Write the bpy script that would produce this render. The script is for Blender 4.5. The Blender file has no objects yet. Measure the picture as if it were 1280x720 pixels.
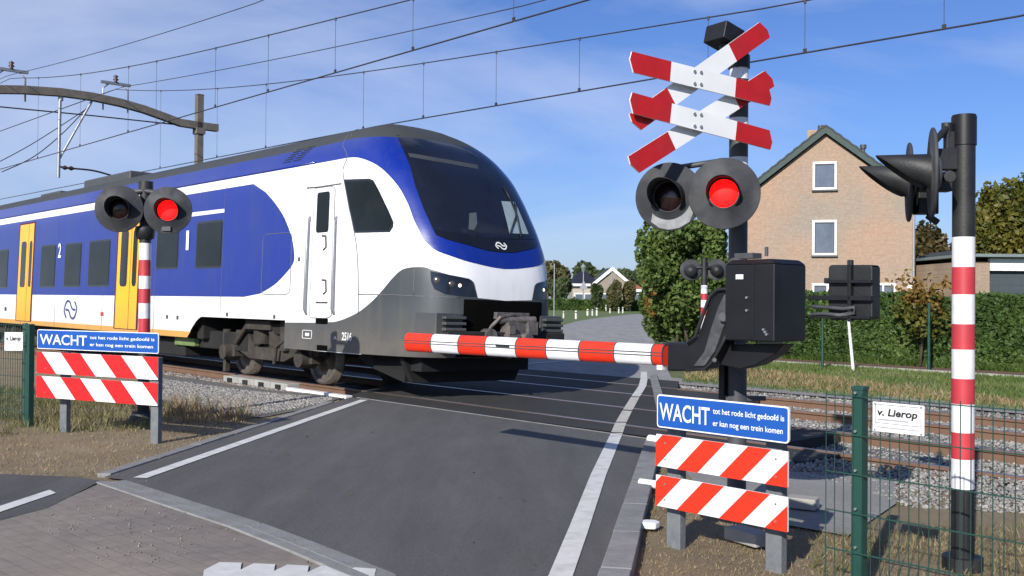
import bpy, bmesh, math, random
import numpy as np
from mathutils import Matrix, Vector
random.seed(7); RNG = np.random.default_rng(7)
V = Vector
# ------------------------------------------------------------------ camera model
F = 1250.0; PITCH = math.radians(0.555); ROLL = math.radians(0.458); CAMZ = 1.5
TH = math.radians(42.4); CT, ST = math.cos(TH), math.sin(TH)
CR = Matrix.Rotation(math.radians(90) + PITCH, 3, 'X') @ Matrix.Rotation(ROLL, 3, 'Z')
CP = V((0, 0, CAMZ))
def ray(x, y): return CR @ V(((x - 640) / F, -(y - 360) / F, -1.0))
def gp(x, y, z=0.0):                 # point of the photograph on a level plane
    r = ray(x, y); return CP + r * ((z - CAMZ) / r.z)
def at(x, y, Z):                     # point of the photograph at depth Z
    r = ray(x, y); return CP + r * (Z / r.y)
def tp(x, y, D):                     # point on the vertical plane that runs with the rails at distance D
    r = ray(x, y); return CP + r * (D / (r.x * CT + r.y * ST))
def W(t, D, z=0.0): return V((D * CT - t * ST, D * ST + t * CT, z))
DV = V((-ST, CT, 0)); NV = V((CT, ST, 0)); UP = V((0, 0, 1))
def proj(p):
    q = CR.transposed() @ (V(p) - CP); return (640 + F * q.x / -q.z, 360 - F * q.y / -q.z)

# ------------------------------------------------------------------ scene plumbing
scene = bpy.context.scene
COL = scene.collection
WM = {}
def tagp(o, label=None, cat=None, group=None, kind=None):
    if label: o['label'] = label
    if cat: o['category'] = cat
    if group: o['group'] = group
    if kind: o['kind'] = kind
    return o
def thing(name, label, cat, loc=(0, 0, 0), rz=0.0, group=None, M=None):
    o = bpy.data.objects.new(name, None); COL.objects.link(o); o.empty_display_size = .2
    m = M if M is not None else (Matrix.Translation(V(loc)) @ Matrix.Rotation(rz, 4, 'Z'))
    o.matrix_world = m; WM[o] = m.copy()
    return tagp(o, label, cat, group)
def dup(o, parent=None, M=None):
    c = o.copy(); COL.objects.link(c)
    if parent is not None: c.parent = parent
    if M is not None: c.matrix_world = M; WM[c] = M.copy()
    for ch in list(o.children): dup(ch, c)
    return c
class MB:
    def __init__(s): s.v = []; s.f = []; s.m = []; s.sm = []
    def add(s, vs, fs, mi=0, smooth=False, M=None):
        b = len(s.v)
        for p in vs: s.v.append(tuple(M @ V(p)) if M is not None else tuple(p))
        for f in fs: s.f.append([b + i for i in f]); s.m.append(mi); s.sm.append(smooth)
        return s
    def box(s, c, d, M=None, mi=0, ax=None):
        x, y, z = d[0] / 2, d[1] / 2, d[2] / 2
        vs = [(-x, -y, -z), (x, -y, -z), (x, y, -z), (-x, y, -z), (-x, -y, z), (x, -y, z), (x, y, z), (-x, y, z)]
        if ax: vs = [V(c) + ax[0] * p[0] + ax[1] * p[1] + ax[2] * p[2] for p in vs]
        else: vs = [V(c) + V(p) for p in vs]
        return s.add(vs, [(0, 3, 2, 1), (4, 5, 6, 7), (0, 1, 5, 4), (1, 2, 6, 5), (2, 3, 7, 6), (3, 0, 4, 7)], mi, False, M)
    def cyl(s, a, b, r, r2=None, n=16, cap=True, M=None, mi=0, smooth=True):
        a, b = V(a), V(b); r2 = r if r2 is None else r2
        w = (b - a).normalized(); u = w.orthogonal().normalized(); v = w.cross(u)
        vs = []
        for i in range(n):
            k = 2 * math.pi * i / n; e = u * math.cos(k) + v * math.sin(k)
            vs += [a + e * r, b + e * r2]
        s.add(vs, [(2 * i, 2 * ((i + 1) % n), 2 * ((i + 1) % n) + 1, 2 * i + 1) for i in range(n)], mi, smooth, M)
        if cap:
            s.add(vs[0::2], [tuple(range(n - 1, -1, -1))], mi, False, M); s.add(vs[1::2], [tuple(range(n))], mi, False, M)
        return s
    def tube(s, pts, r, n=8, M=None, mi=0):
        pts = [V(p) for p in pts]; N = len(pts); vs = []; u = None
        for i, p in enumerate(pts):
            w = (pts[min(i + 1, N - 1)] - pts[max(i - 1, 0)]).normalized()
            if u is None: u = w.orthogonal().normalized()
            u = (u - w * u.dot(w)).normalized(); v = w.cross(u)
            rr = r[i] if isinstance(r, (list, tuple)) else r
            for k in range(n):
                a = 2 * math.pi * k / n; vs.append(p + (u * math.cos(a) + v * math.sin(a)) * rr)
        fs = [(i * n + k, i * n + (k + 1) % n, (i + 1) * n + (k + 1) % n, (i + 1) * n + k) for i in range(N - 1) for k in range(n)]
        fs += [tuple(range(n - 1, -1, -1)), tuple((N - 1) * n + k for k in range(n))]
        return s.add(vs, fs, mi, True, M)
    def prism(s, poly, o, ex, ey, ez, d0, d1, mi=0, M=None):
        """2-D outline poly in axes ex,ey at origin o, extruded along ez from d0 to d1"""
        n = len(poly); o = V(o)
        vs = [o + ex * p[0] + ey * p[1] + ez * d0 for p in poly] + [o + ex * p[0] + ey * p[1] + ez * d1 for p in poly]
        fs = [tuple(range(n)), tuple(range(2 * n - 1, n - 1, -1))] + [(i, i + n, (i + 1) % n + n, (i + 1) % n) for i in range(n)]
        return s.add(vs, fs, mi, False, M)
    def lathe(s, prof, o, ax, n=24, mi=0, smooth=True, M=None, a0=0, a1=2 * math.pi, ref=None):
        """profile [(r, h)] round axis ax through o"""
        ax = V(ax).normalized(); u = (V(ref) - ax * V(ref).dot(ax)).normalized() if ref is not None else ax.orthogonal().normalized(); v = ax.cross(u)
        full = abs(a1 - a0 - 2 * math.pi) < 1e-6; m = n if full else n + 1
        vs = []
        for i in range(m):
            a = a0 + (a1 - a0) * i / n; e = u * math.cos(a) + v * math.sin(a)
            for r, h in prof: vs.append(V(o) + e * r + ax * h)
        k = len(prof); fs = []
        for i in range(n):
            j = (i + 1) % m
            for q in range(k - 1): fs.append((i * k + q, i * k + q + 1, j * k + q + 1, j * k + q))
        return s.add(vs, fs, mi, smooth, M)
def link(name, mb, mats, parent=None, label=None, bevel=0, solid=0, fixn=True):
    me = bpy.data.meshes.new(name)
    vs = mb.v
    if parent is not None and parent in WM:
        I = WM[parent].inverted(); vs = [tuple(I @ V(p)) for p in vs]
    me.from_pydata(vs, [], mb.f)
    if not isinstance(mats, (list, tuple)): mats = [mats]
    for m in mats: me.materials.append(m)
    me.polygons.foreach_set('material_index', mb.m); me.polygons.foreach_set('use_smooth', mb.sm)
    if fixn:
        bm = bmesh.new(); bm.from_mesh(me); bmesh.ops.recalc_face_normals(bm, faces=bm.faces); bm.to_mesh(me); bm.free()
    me.update()
    o = bpy.data.objects.new(name, me); COL.objects.link(o)
    if parent is not None: o.parent = parent; WM[o] = WM.get(parent, Matrix.Identity(4)).copy()
    else: WM[o] = Matrix.Identity(4)
    if bevel:
        b = o.modifiers.new('bevel', 'BEVEL'); b.width = bevel; b.segments = 2; b.limit_method = 'ANGLE'; b.harden_normals = True
    if solid:
        b = o.modifiers.new('solid', 'SOLIDIFY'); b.thickness = solid; b.offset = 0
    if label: o['label'] = label
    return o
def rawmesh(name, verts, faces, mats, midx=None, parent=None, smooth=False):
    """numpy verts (N,3), faces (M,k)"""
    verts = np.asarray(verts, np.float64); faces = np.asarray(faces, np.int32); k = faces.shape[1]
    if parent is not None and parent in WM:
        I = np.array(WM[parent].inverted()); verts = verts @ I[:3, :3].T + I[:3, 3]
    me = bpy.data.meshes.new(name)
    me.vertices.add(len(verts)); me.vertices.foreach_set('co', verts.astype(np.float32).ravel())
    me.loops.add(faces.size); me.loops.foreach_set('vertex_index', faces.ravel())
    me.polygons.add(len(faces)); me.polygons.foreach_set('loop_start', np.arange(0, faces.size, k, dtype=np.int32)); me.polygons.foreach_set('loop_total', np.full(len(faces), k, np.int32))
    if midx is not None: me.polygons.foreach_set('material_index', midx.astype(np.int32))
    if smooth: me.polygons.foreach_set('use_smooth', np.ones(len(faces), bool))
    me.update(calc_edges=True)
    for m in (mats if isinstance(mats, (list, tuple)) else [mats]): me.materials.append(m)
    o = bpy.data.objects.new(name, me); COL.objects.link(o)
    if parent is not None: o.parent = parent; WM[o] = WM.get(parent, Matrix.Identity(4)).copy()
    else: WM[o] = Matrix.Identity(4)
    return o

# ------------------------------------------------------------------ materials
def lin(c):
    f = lambda x: x / 12.92 if x <= .04045 else ((x + .055) / 1.055) ** 2.4
    return tuple(f(x / 255) for x in c)
def newmat(name):
    m = bpy.data.materials.new(name); m.use_nodes = True; nt = m.node_tree
    return m, nt, nt.nodes['Principled BSDF']
def mat(name, col, rough=.6, metal=0.0, var=.12, scale=6.0, bump=0.0, bscale=60.0, coat=0.0, spec=.5, dirt=None, detail=6):
    """painted or plain surface: two-scale noise tint, optional bump, optional dirt colour"""
    m, nt, b = newmat(name); N = nt.nodes; L = nt.links
    b.inputs['Roughness'].default_value = rough; b.inputs['Metallic'].default_value = metal
    b.inputs['Specular IOR Level'].default_value = spec
    if coat: b.inputs['Coat Weight'].default_value = coat; b.inputs['Coat Roughness'].default_value = .08
    tc = N.new('ShaderNodeTexCoord')
    n1 = N.new('ShaderNodeTexNoise'); n1.inputs['Scale'].default_value = scale; n1.inputs['Detail'].default_value = detail; n1.inputs['Roughness'].default_value = .65
    L.new(tc.outputs['Object'], n1.inputs['Vector'])
    rp = N.new('ShaderNodeValToRGB'); L.new(n1.outputs['Fac'], rp.inputs['Fac'])
    c = np.array(col[:3]); lo = np.clip(c * (1 - var), 0, 1); hi = np.clip(c * (1 + var), 0, 1)
    rp.color_ramp.elements[0].position = .3; rp.color_ramp.elements[1].position = .7
    rp.color_ramp.elements[0].color = (*lo, 1); rp.color_ramp.elements[1].color = (*hi, 1)
    out = rp.outputs['Color']
    if dirt:
        n2 = N.new('ShaderNodeTexNoise'); n2.inputs['Scale'].default_value = scale * .37 if len(dirt) < 3 else dirt[2]; n2.inputs['Detail'].default_value = 8
        L.new(tc.outputs['Object'], n2.inputs['Vector'])
        r2 = N.new('ShaderNodeValToRGB'); r2.color_ramp.elements[0].position = .48; r2.color_ramp.elements[1].position = .75
        r2.color_ramp.elements[1].color = (dirt[1],) * 3 + (1,)
        L.new(n2.outputs['Fac'], r2.inputs['Fac'])
        mx = N.new('ShaderNodeMixRGB'); mx.inputs[2].default_value = (*dirt[0], 1)
        L.new(r2.outputs['Color'], mx.inputs[0]); L.new(out, mx.inputs[1]); out = mx.outputs[0]
    L.new(out, b.inputs['Base Color'])
    if bump:
        n3 = N.new('ShaderNodeTexNoise'); n3.inputs['Scale'].default_value = bscale; n3.inputs['Detail'].default_value = 4
        L.new(tc.outputs['Object'], n3.inputs['Vector'])
        bp = N.new('ShaderNodeBump'); bp.inputs['Strength'].default_value = bump; bp.inputs['Distance'].default_value = .01
        L.new(n3.outputs['Fac'], bp.inputs['Height']); L.new(bp.outputs['Normal'], b.inputs['Normal'])
    return m
def mat_ground(name, cols, scales, bump=.6, bscale=40, rough=.95, patch=None, dist=.02):
    """layered ground: colour ramp of several tints over coarse + fine noise"""
    m, nt, b = newmat(name); N = nt.nodes; L = nt.links
    b.inputs['Roughness'].default_value = rough; b.inputs['Specular IOR Level'].default_value = .25
    tc = N.new('ShaderNodeTexCoord'); prev = None
    for i, (cs, sc) in enumerate(zip(cols, scales)):
        n = N.new('ShaderNodeTexNoise'); n.inputs['Scale'].default_value = sc; n.inputs['Detail'].default_value = 9; n.inputs['Roughness'].default_value = .7
        L.new(tc.outputs['Object'], n.inputs['Vector'])
        rp = N.new('ShaderNodeValToRGB'); L.new(n.outputs['Fac'], rp.inputs['Fac'])
        el = rp.color_ramp.elements
        for k, c in enumerate(cs):
            p = .32 + .38 * k / (len(cs) - 1)
            e = el[k] if k < 2 else el.new(p)
            e.position = p; e.color = (*c, 1)
        if prev is None: prev = rp.outputs['Color']
        else:
            mx = N.new('ShaderNodeMixRGB'); mx.blend_type = 'MIX'; mx.inputs[0].default_value = .5
            L.new(prev, mx.inputs[1]); L.new(rp.outputs['Color'], mx.inputs[2]); prev = mx.outputs[0]
    L.new(prev, b.inputs['Base Color'])
    n3 = N.new('ShaderNodeTexNoise'); n3.inputs['Scale'].default_value = bscale; n3.inputs['Detail'].default_value = 8; n3.inputs['Roughness'].default_value = .75
    L.new(tc.outputs['Object'], n3.inputs['Vector'])
    bp = N.new('ShaderNodeBump'); bp.inputs['Strength'].default_value = bump; bp.inputs['Distance'].default_value = dist
    L.new(n3.outputs['Fac'], bp.inputs['Height']); L.new(bp.outputs['Normal'], b.inputs['Normal'])
    return m
def mat_brick(name, c1, c2, mortar, scale, bw=.21, bh=.06, msize=.01, rough=.9, rot=None, bump=.5, big=.35, offs=.5, stain=None):
    m, nt, b = newmat(name); N = nt.nodes; L = nt.links
    b.inputs['Roughness'].default_value = rough; b.inputs['Specular IOR Level'].default_value = .25
    tc = N.new('ShaderNodeTexCoord'); mp = N.new('ShaderNodeMapping')
    if rot: mp.inputs['Rotation'].default_value = rot
    L.new(tc.outputs['Object'], mp.inputs['Vector'])
    br = N.new('ShaderNodeTexBrick'); br.inputs['Scale'].default_value = scale; br.inputs['Mortar Size'].default_value = msize
    br.inputs['Brick Width'].default_value = bw; br.inputs['Row Height'].default_value = bh; br.inputs['Bias'].default_value = -.1; br.offset = offs
    br.inputs['Color1'].default_value = (*c1, 1); br.inputs['Color2'].default_value = (*c2, 1); br.inputs['Mortar'].default_value = (*mortar, 1)
    L.new(mp.outputs['Vector'], br.inputs['Vector'])
    n = N.new('ShaderNodeTexNoise'); n.inputs['Scale'].default_value = big; n.inputs['Detail'].default_value = 7; L.new(tc.outputs['Object'], n.inputs['Vector'])
    rp = N.new('ShaderNodeValToRGB'); rp.color_ramp.elements[0].position = .35; rp.color_ramp.elements[1].position = .65
    s = stain or ((.75, .75, .78), (1.15, 1.1, 1.05)); rp.color_ramp.elements[0].color = (*s[0], 1); rp.color_ramp.elements[1].color = (*s[1], 1)
    L.new(n.outputs['Fac'], rp.inputs['Fac'])
    mx = N.new('ShaderNodeMixRGB'); mx.blend_type = 'MULTIPLY'; mx.inputs[0].default_value = 1
    L.new(br.outputs['Color'], mx.inputs[1]); L.new(rp.outputs['Color'], mx.inputs[2])
    n5 = N.new('ShaderNodeTexNoise'); n5.inputs['Scale'].default_value = 9; n5.inputs['Detail'].default_value = 8; L.new(tc.outputs['Object'], n5.inputs['Vector'])
    r5 = N.new('ShaderNodeValToRGB'); r5.color_ramp.elements[0].position = .3; r5.color_ramp.elements[1].position = .7
    r5.color_ramp.elements[0].color = (.88, .88, .88, 1); r5.color_ramp.elements[1].color = (1.09, 1.09, 1.09, 1); L.new(n5.outputs['Fac'], r5.inputs['Fac'])
    m2 = N.new('ShaderNodeMixRGB'); m2.blend_type = 'MULTIPLY'; m2.inputs[0].default_value = 1; L.new(mx.outputs[0], m2.inputs[1]); L.new(r5.outputs['Color'], m2.inputs[2])
    L.new(m2.outputs[0], b.inputs['Base Color'])
    bp = N.new('ShaderNodeBump'); bp.inputs['Strength'].default_value = bump; bp.inputs['Distance'].default_value = .006; bp.invert = True
    L.new(br.outputs['Fac'], bp.inputs['Height']); L.new(bp.outputs['Normal'], b.inputs['Normal'])
    return m
def mat_leaf(name, cols, nscale=1.2):
    m, nt, b = newmat(name); N = nt.nodes; L = nt.links
    b.inputs['Roughness'].default_value = .55; b.inputs['Specular IOR Level'].default_value = .35
    g = N.new('ShaderNodeNewGeometry'); tc = N.new('ShaderNodeTexCoord')
    n = N.new('ShaderNodeTexNoise'); n.inputs['Scale'].default_value = nscale; n.inputs['Detail'].default_value = 4; L.new(tc.outputs['Object'], n.inputs['Vector'])
    ad = N.new('ShaderNodeMath'); ad.operation = 'MULTIPLY_ADD'; ad.inputs[1].default_value = .45; L.new(g.outputs['Random Per Island'], ad.inputs[0])
    ml = N.new('ShaderNodeMath'); ml.operation = 'MULTIPLY_ADD'; ml.inputs[1].default_value = 1.5; ml.inputs[2].default_value = -.45; L.new(n.outputs['Fac'], ml.inputs[0]); L.new(ml.outputs[0], ad.inputs[2])
    rp = N.new('ShaderNodeValToRGB'); el = rp.color_ramp.elements
    for k, c in enumerate(cols):
        p = .05 + .9 * k / (len(cols) - 1); e = el[k] if k < 2 else el.new(p); e.position = p; e.color = (*c, 1)
    L.new(ad.outputs[0], rp.inputs['Fac']); L.new(rp.outputs['Color'], b.inputs['Base Color'])
    tr = N.new('ShaderNodeBsdfTranslucent'); L.new(rp.outputs['Color'], tr.inputs['Color'])
    ms = N.new('ShaderNodeMixShader'); ms.inputs[0].default_value = .3
    L.new(b.outputs[0], ms.inputs[1]); L.new(tr.outputs[0], ms.inputs[2]); L.new(ms.outputs[0], N['Material Output'].inputs['Surface'])
    return m
def mat_emit(name, col, strength):
    m, nt, b = newmat(name)
    b.inputs['Base Color'].default_value = (*col, 1); b.inputs['Emission Color'].default_value = (*col, 1); b.inputs['Emission Strength'].default_value = strength
    b.inputs['Roughness'].default_value = .3
    return m

M = {}
M['white'] = mat('white_paint', (.78, .78, .78), .45, var=.05, scale=3, dirt=((.45, .43, .40), .25))
M['redwhite_red'] = mat('traffic_red', (.52, .010, .012), .5, var=.12, scale=9)
M['cross_red'] = mat('cross_red', (.40, .008, .010), .5, var=.12, scale=9, dirt=((.25, .04, .04), .3))
M['orange_red'] = mat('reflective_red', (.66, .028, .007), .45, var=.06, scale=8, dirt=((.3, .05, .03), .2))
M['pole_red'] = mat('faded_red_paint', (.46, .035, .05), .5, var=.12, scale=7, dirt=((.25, .05, .05), .3))
M['pole_white'] = mat('mast_white_paint', (.72, .71, .74), .5, var=.06, scale=9, dirt=((.35, .33, .30), .45))
M['sign_white'] = mat('reflective_white', (.74, .75, .77), .4, var=.04, scale=5, dirt=((.5, .5, .48), .3))
M['sign_blue'] = mat('sign_blue', (.009, .080, .36), .4, var=.06, scale=5)
M['board_back'] = mat('board_back', (.30, .31, .32), .5, metal=.3, var=.1)
M['black'] = mat('black_paint', (.011, .012, .014), .55, var=.35, scale=8, bump=.15, bscale=70, dirt=((.05, .05, .05), .5))
M['blackbox'] = mat('satin_black_housing', (.0075, .008, .010), .45, var=.3, scale=5, dirt=((.022, .022, .024), .4), spec=.4)
M['darkgrey'] = mat('dark_grey_paint', (.055, .058, .065), .55, var=.2, scale=10)
M['disc'] = mat('signal_disc_grey', (.040, .042, .048), .75, spec=.25, var=.2, scale=12, dirt=((.18, .18, .18), .35))
M['disc_worn'] = mat('worn_disc_grey', (.050, .052, .058), .7, spec=.3, var=.2, scale=12, dirt=((.40, .41, .43), .95, 2.6))
M['armworn'] = mat('worn_casting', (.05, .052, .057), .7, var=.4, scale=14, dirt=((.33, .34, .36), .95, 5))
M['galv'] = mat('galvanised_steel', (.36, .37, .38), .45, metal=.7, var=.15, scale=12)
M['postgrey'] = mat('grey_plastic_post', (.135, .145, .155), .75, var=.2, scale=18, bump=.3, bscale=50)
M['fencegreen'] = mat('fence_green', (.012, .055, .042), .45, var=.15, scale=10)
M['lens_red'] = mat_emit('lit_red_lens', (1.0, .003, .003), 2.2); M['lens_red'].node_tree.nodes['Principled BSDF'].inputs['Base Color'].default_value = (.3, 0, 0, 1); M['lens_red'].node_tree.nodes['Principled BSDF'].inputs['Roughness'].default_value = .7
M['lens_dark'] = mat('dark_lens', (.012, .004, .004), .2, var=.1)
M['lens_white'] = mat_emit('lit_headlamp', (1, .86, .6), 2.0)
M['beige'] = mat('weathered_beige_steel', (.13, .115, .10), .7, var=.25, scale=4, bump=.2, bscale=20)
M['porc'] = mat('insulator_brown', (.06, .03, .025), .25)
M['wire'] = mat('wire_copper_dark', (.03, .026, .03), .5)
M['rust'] = mat('rusty_rail', (.15, .085, .055), .85, var=.15, scale=3, bump=.2, bscale=60)
M['rubber'] = mat('rubber', (.02, .02, .022), .8, var=.2)
M['concrete'] = mat('concrete', (.33, .32, .30), .9, var=.15, scale=5, bump=.35, bscale=50, dirt=((.18, .16, .14), .5))
M['kerb'] = mat('kerb_concrete', (.21, .21, .21), .9, var=.18, scale=7, bump=.5, bscale=45, dirt=((.12, .11, .10), .5))
M['sleeper'] = mat('sleeper', (.13, .12, .11), .9, var=.3, scale=8, bump=.4)
M['glass'] = mat('window_glass', (.03, .035, .045), .05, var=.1, scale=1, spec=.8)
M['plast_white'] = mat('white_frame', (.75, .75, .74), .5, var=.04)
M['ridge_green'] = mat('dark_green_trim', (.02, .045, .04), .6, var=.2)
M['bark'] = mat('bark', (.09, .07, .05), .9, var=.3, scale=12, bump=.6, bscale=25)

# ------------------------------------------------------------------ lettering and lamps
def text(name, body, o, ex, ey, h, material, parent, width=None, bold=0.0, depth=.0015, align='LEFT', label=None, shear=0):
    cu = bpy.data.curves.new('t', 'FONT'); cu.body = body; cu.size = 1.0; cu.extrude = 0.0; cu.offset = bold; cu.resolution_u = 4; cu.shear = shear
    ob = bpy.data.objects.new('t', cu); COL.objects.link(ob)
    dg = bpy.context.evaluated_depsgraph_get(); dg.update(); me = bpy.data.meshes.new_from_object(ob.evaluated_get(dg))
    bpy.data.objects.remove(ob); bpy.data.curves.remove(cu)
    co = np.array([v.co[:] for v in me.vertices]); capx0, capx1 = co[:, 0].min(), co[:, 0].max()
    sc = h / .69; sx = sc if width is None else width / (capx1 - capx0)
    ez = ex.cross(ey).normalized(); mb = MB()
    tot = (capx1 - capx0) * sx; sh = 0 if align == 'LEFT' else (-tot / 2)
    vs = [V(o) + ex * ((c[0] - capx0) * sx + sh) + ey * (c[1] * sc) + ez * depth for c in co]
    mb.add(vs, [tuple(p.vertices) for p in me.polygons])
    bpy.data.meshes.remove(me)
    ob = link(name, mb, material, parent, label=label, fixn=False)
    return ob
def ribbon(mb, pts, w, o, ex, ey, ez, d=.002, mi=0):
    """flat stroke of width w through 2-D pts"""
    P = [V((p[0], p[1])) for p in pts]; n = len(P); L_ = []; R_ = []
    for i in range(n):
        tdir = (P[min(i + 1, n - 1)] - P[max(i - 1, 0)]).normalized(); nn = V((-tdir.y, tdir.x)) * w / 2
        L_.append(P[i] + nn); R_.append(P[i] - nn)
    vs = [V(o) + ex * p.x + ey * p.y + ez * d for p in L_ + R_]
    mb.add(vs, [(i, i + 1, n + i + 1, n + i) for i in range(n - 1)], mi)
def ns_mark(o, ex, ey, ez, s, material, parent, name='emblem', d=.003, wt=.24):
    """two interlocked bent arrows"""
    mb = MB()
    def sm(pts, k=5):
        out = []
        for i in range(len(pts) - 1):
            p0, p1, p2, p3 = pts[max(i - 1, 0)], pts[i], pts[i + 1], pts[min(i + 2, len(pts) - 1)]
            for j in range(k):
                t = j / k
                out.append(tuple(.5 * ((2 * b) + (-a + c) * t + (2 * a - 5 * b + 4 * c - e) * t * t + (-a + 3 * b - 3 * c + e) * t ** 3) for a, b, c, e in zip(p0, p1, p2, p3)))
        return out + [pts[-1]]
    A = [(-.5, -.95), (-.74, -.35), (-.76, .1), (-.55, .8), (-.3, 1.0), (-.05, .8), (.1, .35), (.3, .05), (.6, .02)]
    B = [(-x, -y) for x, y in A]
    for q in (A, B): ribbon(mb, sm([(x * s * 2.6, y * s) for x, y in q]), wt * s, o, ex, ey, ez, d)
    return link(name, mb, material, parent, fixn=False)
def warning_lamp(root, c, nrm, r, lit, rl=.1, hood=.2, discmat=None, back=.13):
    """round backplate with lens and hood, facing nrm"""
    nrm = V(nrm).normalized(); ex = UP.cross(nrm).normalized() if abs(nrm.z) < .99 else V((1, 0, 0)); ey = nrm.cross(ex)
    mb = MB(); mb.lathe([(0.001, -.012), (r - .01, -.012), (r, -.006), (r, .004), (r - .006, .008), (rl + .012, .010), (rl + .008, .02), (rl, .02), (rl, 0)], c, nrm, 48)
    mb.lathe([(0.001, -back), (rl * .8, -back * .92), (rl * 1.12, -back * .54), (rl * 1.12, -.012)], c, nrm, 24)
    dsc = link('backplate', mb, discmat or M['disc'], root)
    lm = MB(); lm.lathe([(0.0005, .03), (rl * .5, .026), (rl * .9, .012), (rl, .003)], c, nrm, 32)
    link('lens', lm, M['lens_red'] if lit else M['lens_dark'], dsc)
    # hood: open tube, longest on top, cut away toward the bottom
    hm = MB(); n = 28; vs = []; a0, a1 = math.radians(-48), math.radians(228)
    for i in range(n + 1):
        a = a0 + (a1 - a0) * i / n; up = (math.sin(a) + .75) / 1.75
        e = ex * math.cos(a) + ey * math.sin(a); ln = hood * (.12 + .88 * max(0, up) ** .8)
        for rr in (rl + .011, rl + .015):
            vs += [V(c) + e * rr + nrm * .006, V(c) + e * rr * 1.02 + nrm * ln]
    fs = []
    for i in range(n):
        b, d = i * 4, (i + 1) * 4
        fs += [(b, b + 1, d + 1, d), (b + 2, d + 2, d + 3, b + 3), (b + 1, b + 3, d + 3, d + 1)]
    hm.add(vs, fs, 0, True); link('hood', hm, M['black'], dsc)
    return dsc
def banded_pole(root, base, z0, bands, r, top, capmat, lower=None, n=28):
    """one pole mesh with painted bands [(z_from, z_to, mat_index)]"""
    mb = MB(); b = V(base)
    for z_a, z_b, mi in bands:
        mb.cyl((b.x, b.y, z_a), (b.x, b.y, z_b), r, n=n, cap=False, mi=mi)
    mb.cyl((b.x, b.y, bands[-1][1] - .001), (b.x, b.y, bands[-1][1]), r, n=n, mi=bands[-1][2])
    return link('mast', mb, [M['black'], M['pole_red'], M['pole_white']], root, fixn=True)
# ================================================================== THE TRAIN
from mathutils.geometry import tessellate_polygon
NOSE_T, TRK_D = 10.85, 9.75
LEAN = math.radians(1.5)
_o = W(NOSE_T, TRK_D, 0)
TM = Matrix.Translation(_o) @ Matrix(((-DV.x, NV.x, 0, 0), (-DV.y, NV.y, 0, 0), (0, 0, 1, 0), (0, 0, 0, 1))) @ Matrix.Rotation(-LEAN, 4, 'X')
train = thing('passenger_train', 'white and blue electric passenger train with yellow doors crossing the road behind the barrier', 'train', M=TM)
HW, ZT, LN, PN = 1.41, 4.33, 2.6, 2.55
XZ = [(-.3, -.75), (.35, -.5), (.6, -.16), (.85, -.06), (1.1, -.01), (1.4, 0), (1.75, -.02), (2.1, -.10), (2.5, -.28), (3.0, -.60), (3.4, -.92), (3.8, -1.36), (4.0, -1.66), (4.15, -1.95), (4.25, -2.22), (4.31, -2.45), (4.33, -2.6)]
def X0(z):
    for (a, xa), (b, xb) in zip(XZ[:-1], XZ[1:]):
        if z <= b:
            t = max(0, (z - a) / (b - a)); return xa + (xb - xa) * t
    return XZ[-1][1]
_zz = np.linspace(.2, ZT, 400); _xx = np.array([X0(z) for z in _zz]); 
_k = np.ones(25) / 25; _xs = np.convolve(np.pad(_xx, 12, mode='edge'), _k, 'valid'); _xs[-14:] = _xx[-14:]
def X0(z): return float(np.interp(z, _zz, _xs))
def PNZ(z): return 4.4 - 1.0 * min(1, max(0, (z - 2.2) / 1.9))
def HWZ(z):
    k = min(1, max(0, (z - 3.2) / (ZT - 3.2))); b = HW * max(0, 1 - k ** 2.3) ** (1 / 2.3)
    return b - .02 * max(0, (z - 1.2) / 2)
def S(q, z):
    """train skin: q < 0 near flank, 0..2 round the nose, > 2 far flank"""
    w = max(HWZ(z), 0)
    if q < 0: return V((-LN + q, -w, z))
    if q > 2: return V((-LN - (q - 2), w, z))
    a = q * math.pi / 2; ca, sa = abs(math.cos(a)), math.sin(a)
    pn = PNZ(z); r = (ca ** pn + sa ** pn) ** (-1 / pn); A = max(LN + X0(z), 0)
    return V((-LN + A * r * sa, -w * r * math.cos(a), z))
def SN(q, z):
    e = .01; z = min(z, ZT - .02)
    du = S(q + e, z) - S(q - e, z); dv = S(q, z + e) - S(q, z - e); n = du.cross(dv)
    return n.normalized() if n.length > 1e-9 else V((0, 0, 1))
def inv(x, y, qmax=1.02):
    """pixel -> (q, z) on the near skin"""
    global _grid
    if '_grid' not in globals():
        _grid = []
        for q in list(np.arange(-30, 0, .4)) + list(np.arange(0, 1.5, .03)):
            for z in np.arange(.3, 4.32, .12):
                p = TM @ S(q, z); nn = TM.to_3x3() @ SN(q, z)
                if nn.dot(CP - p) > 0: _grid.append((q, z, *proj(p)))
        _grid = np.array(_grid)
    G = _grid[_grid[:, 0] <= qmax]; i = np.argmin((G[:, 2] - x) ** 2 + (G[:, 3] - y) ** 2); q, z = G[i, 0], G[i, 1]
    for _ in range(25):
        f = proj(TM @ S(q, z)); e = 1e-3
        fq = proj(TM @ S(q + e, z)); fz = proj(TM @ S(q, min(z + e, ZT)))
        J = np.array([[(fq[0] - f[0]) / e, (fz[0] - f[0]) / e], [(fq[1] - f[1]) / e, (fz[1] - f[1]) / e]]); r = np.array([x - f[0], y - f[1]])
        try: d = np.linalg.lstsq(J, r, rcond=None)[0]
        except Exception: break
        m = np.abs(d).max(); d *= min(1, .15 / m) if m > 0 else 1
        q += d[0]; z = min(max(z + d[1], .2), ZT - .01)
        if m < 1e-5: break
    return (float(q), float(z))
def pq(*pts): return [inv(*p) for p in pts]
def mir(P): return [(2 - q, z) for q, z in reversed(P)]
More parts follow.
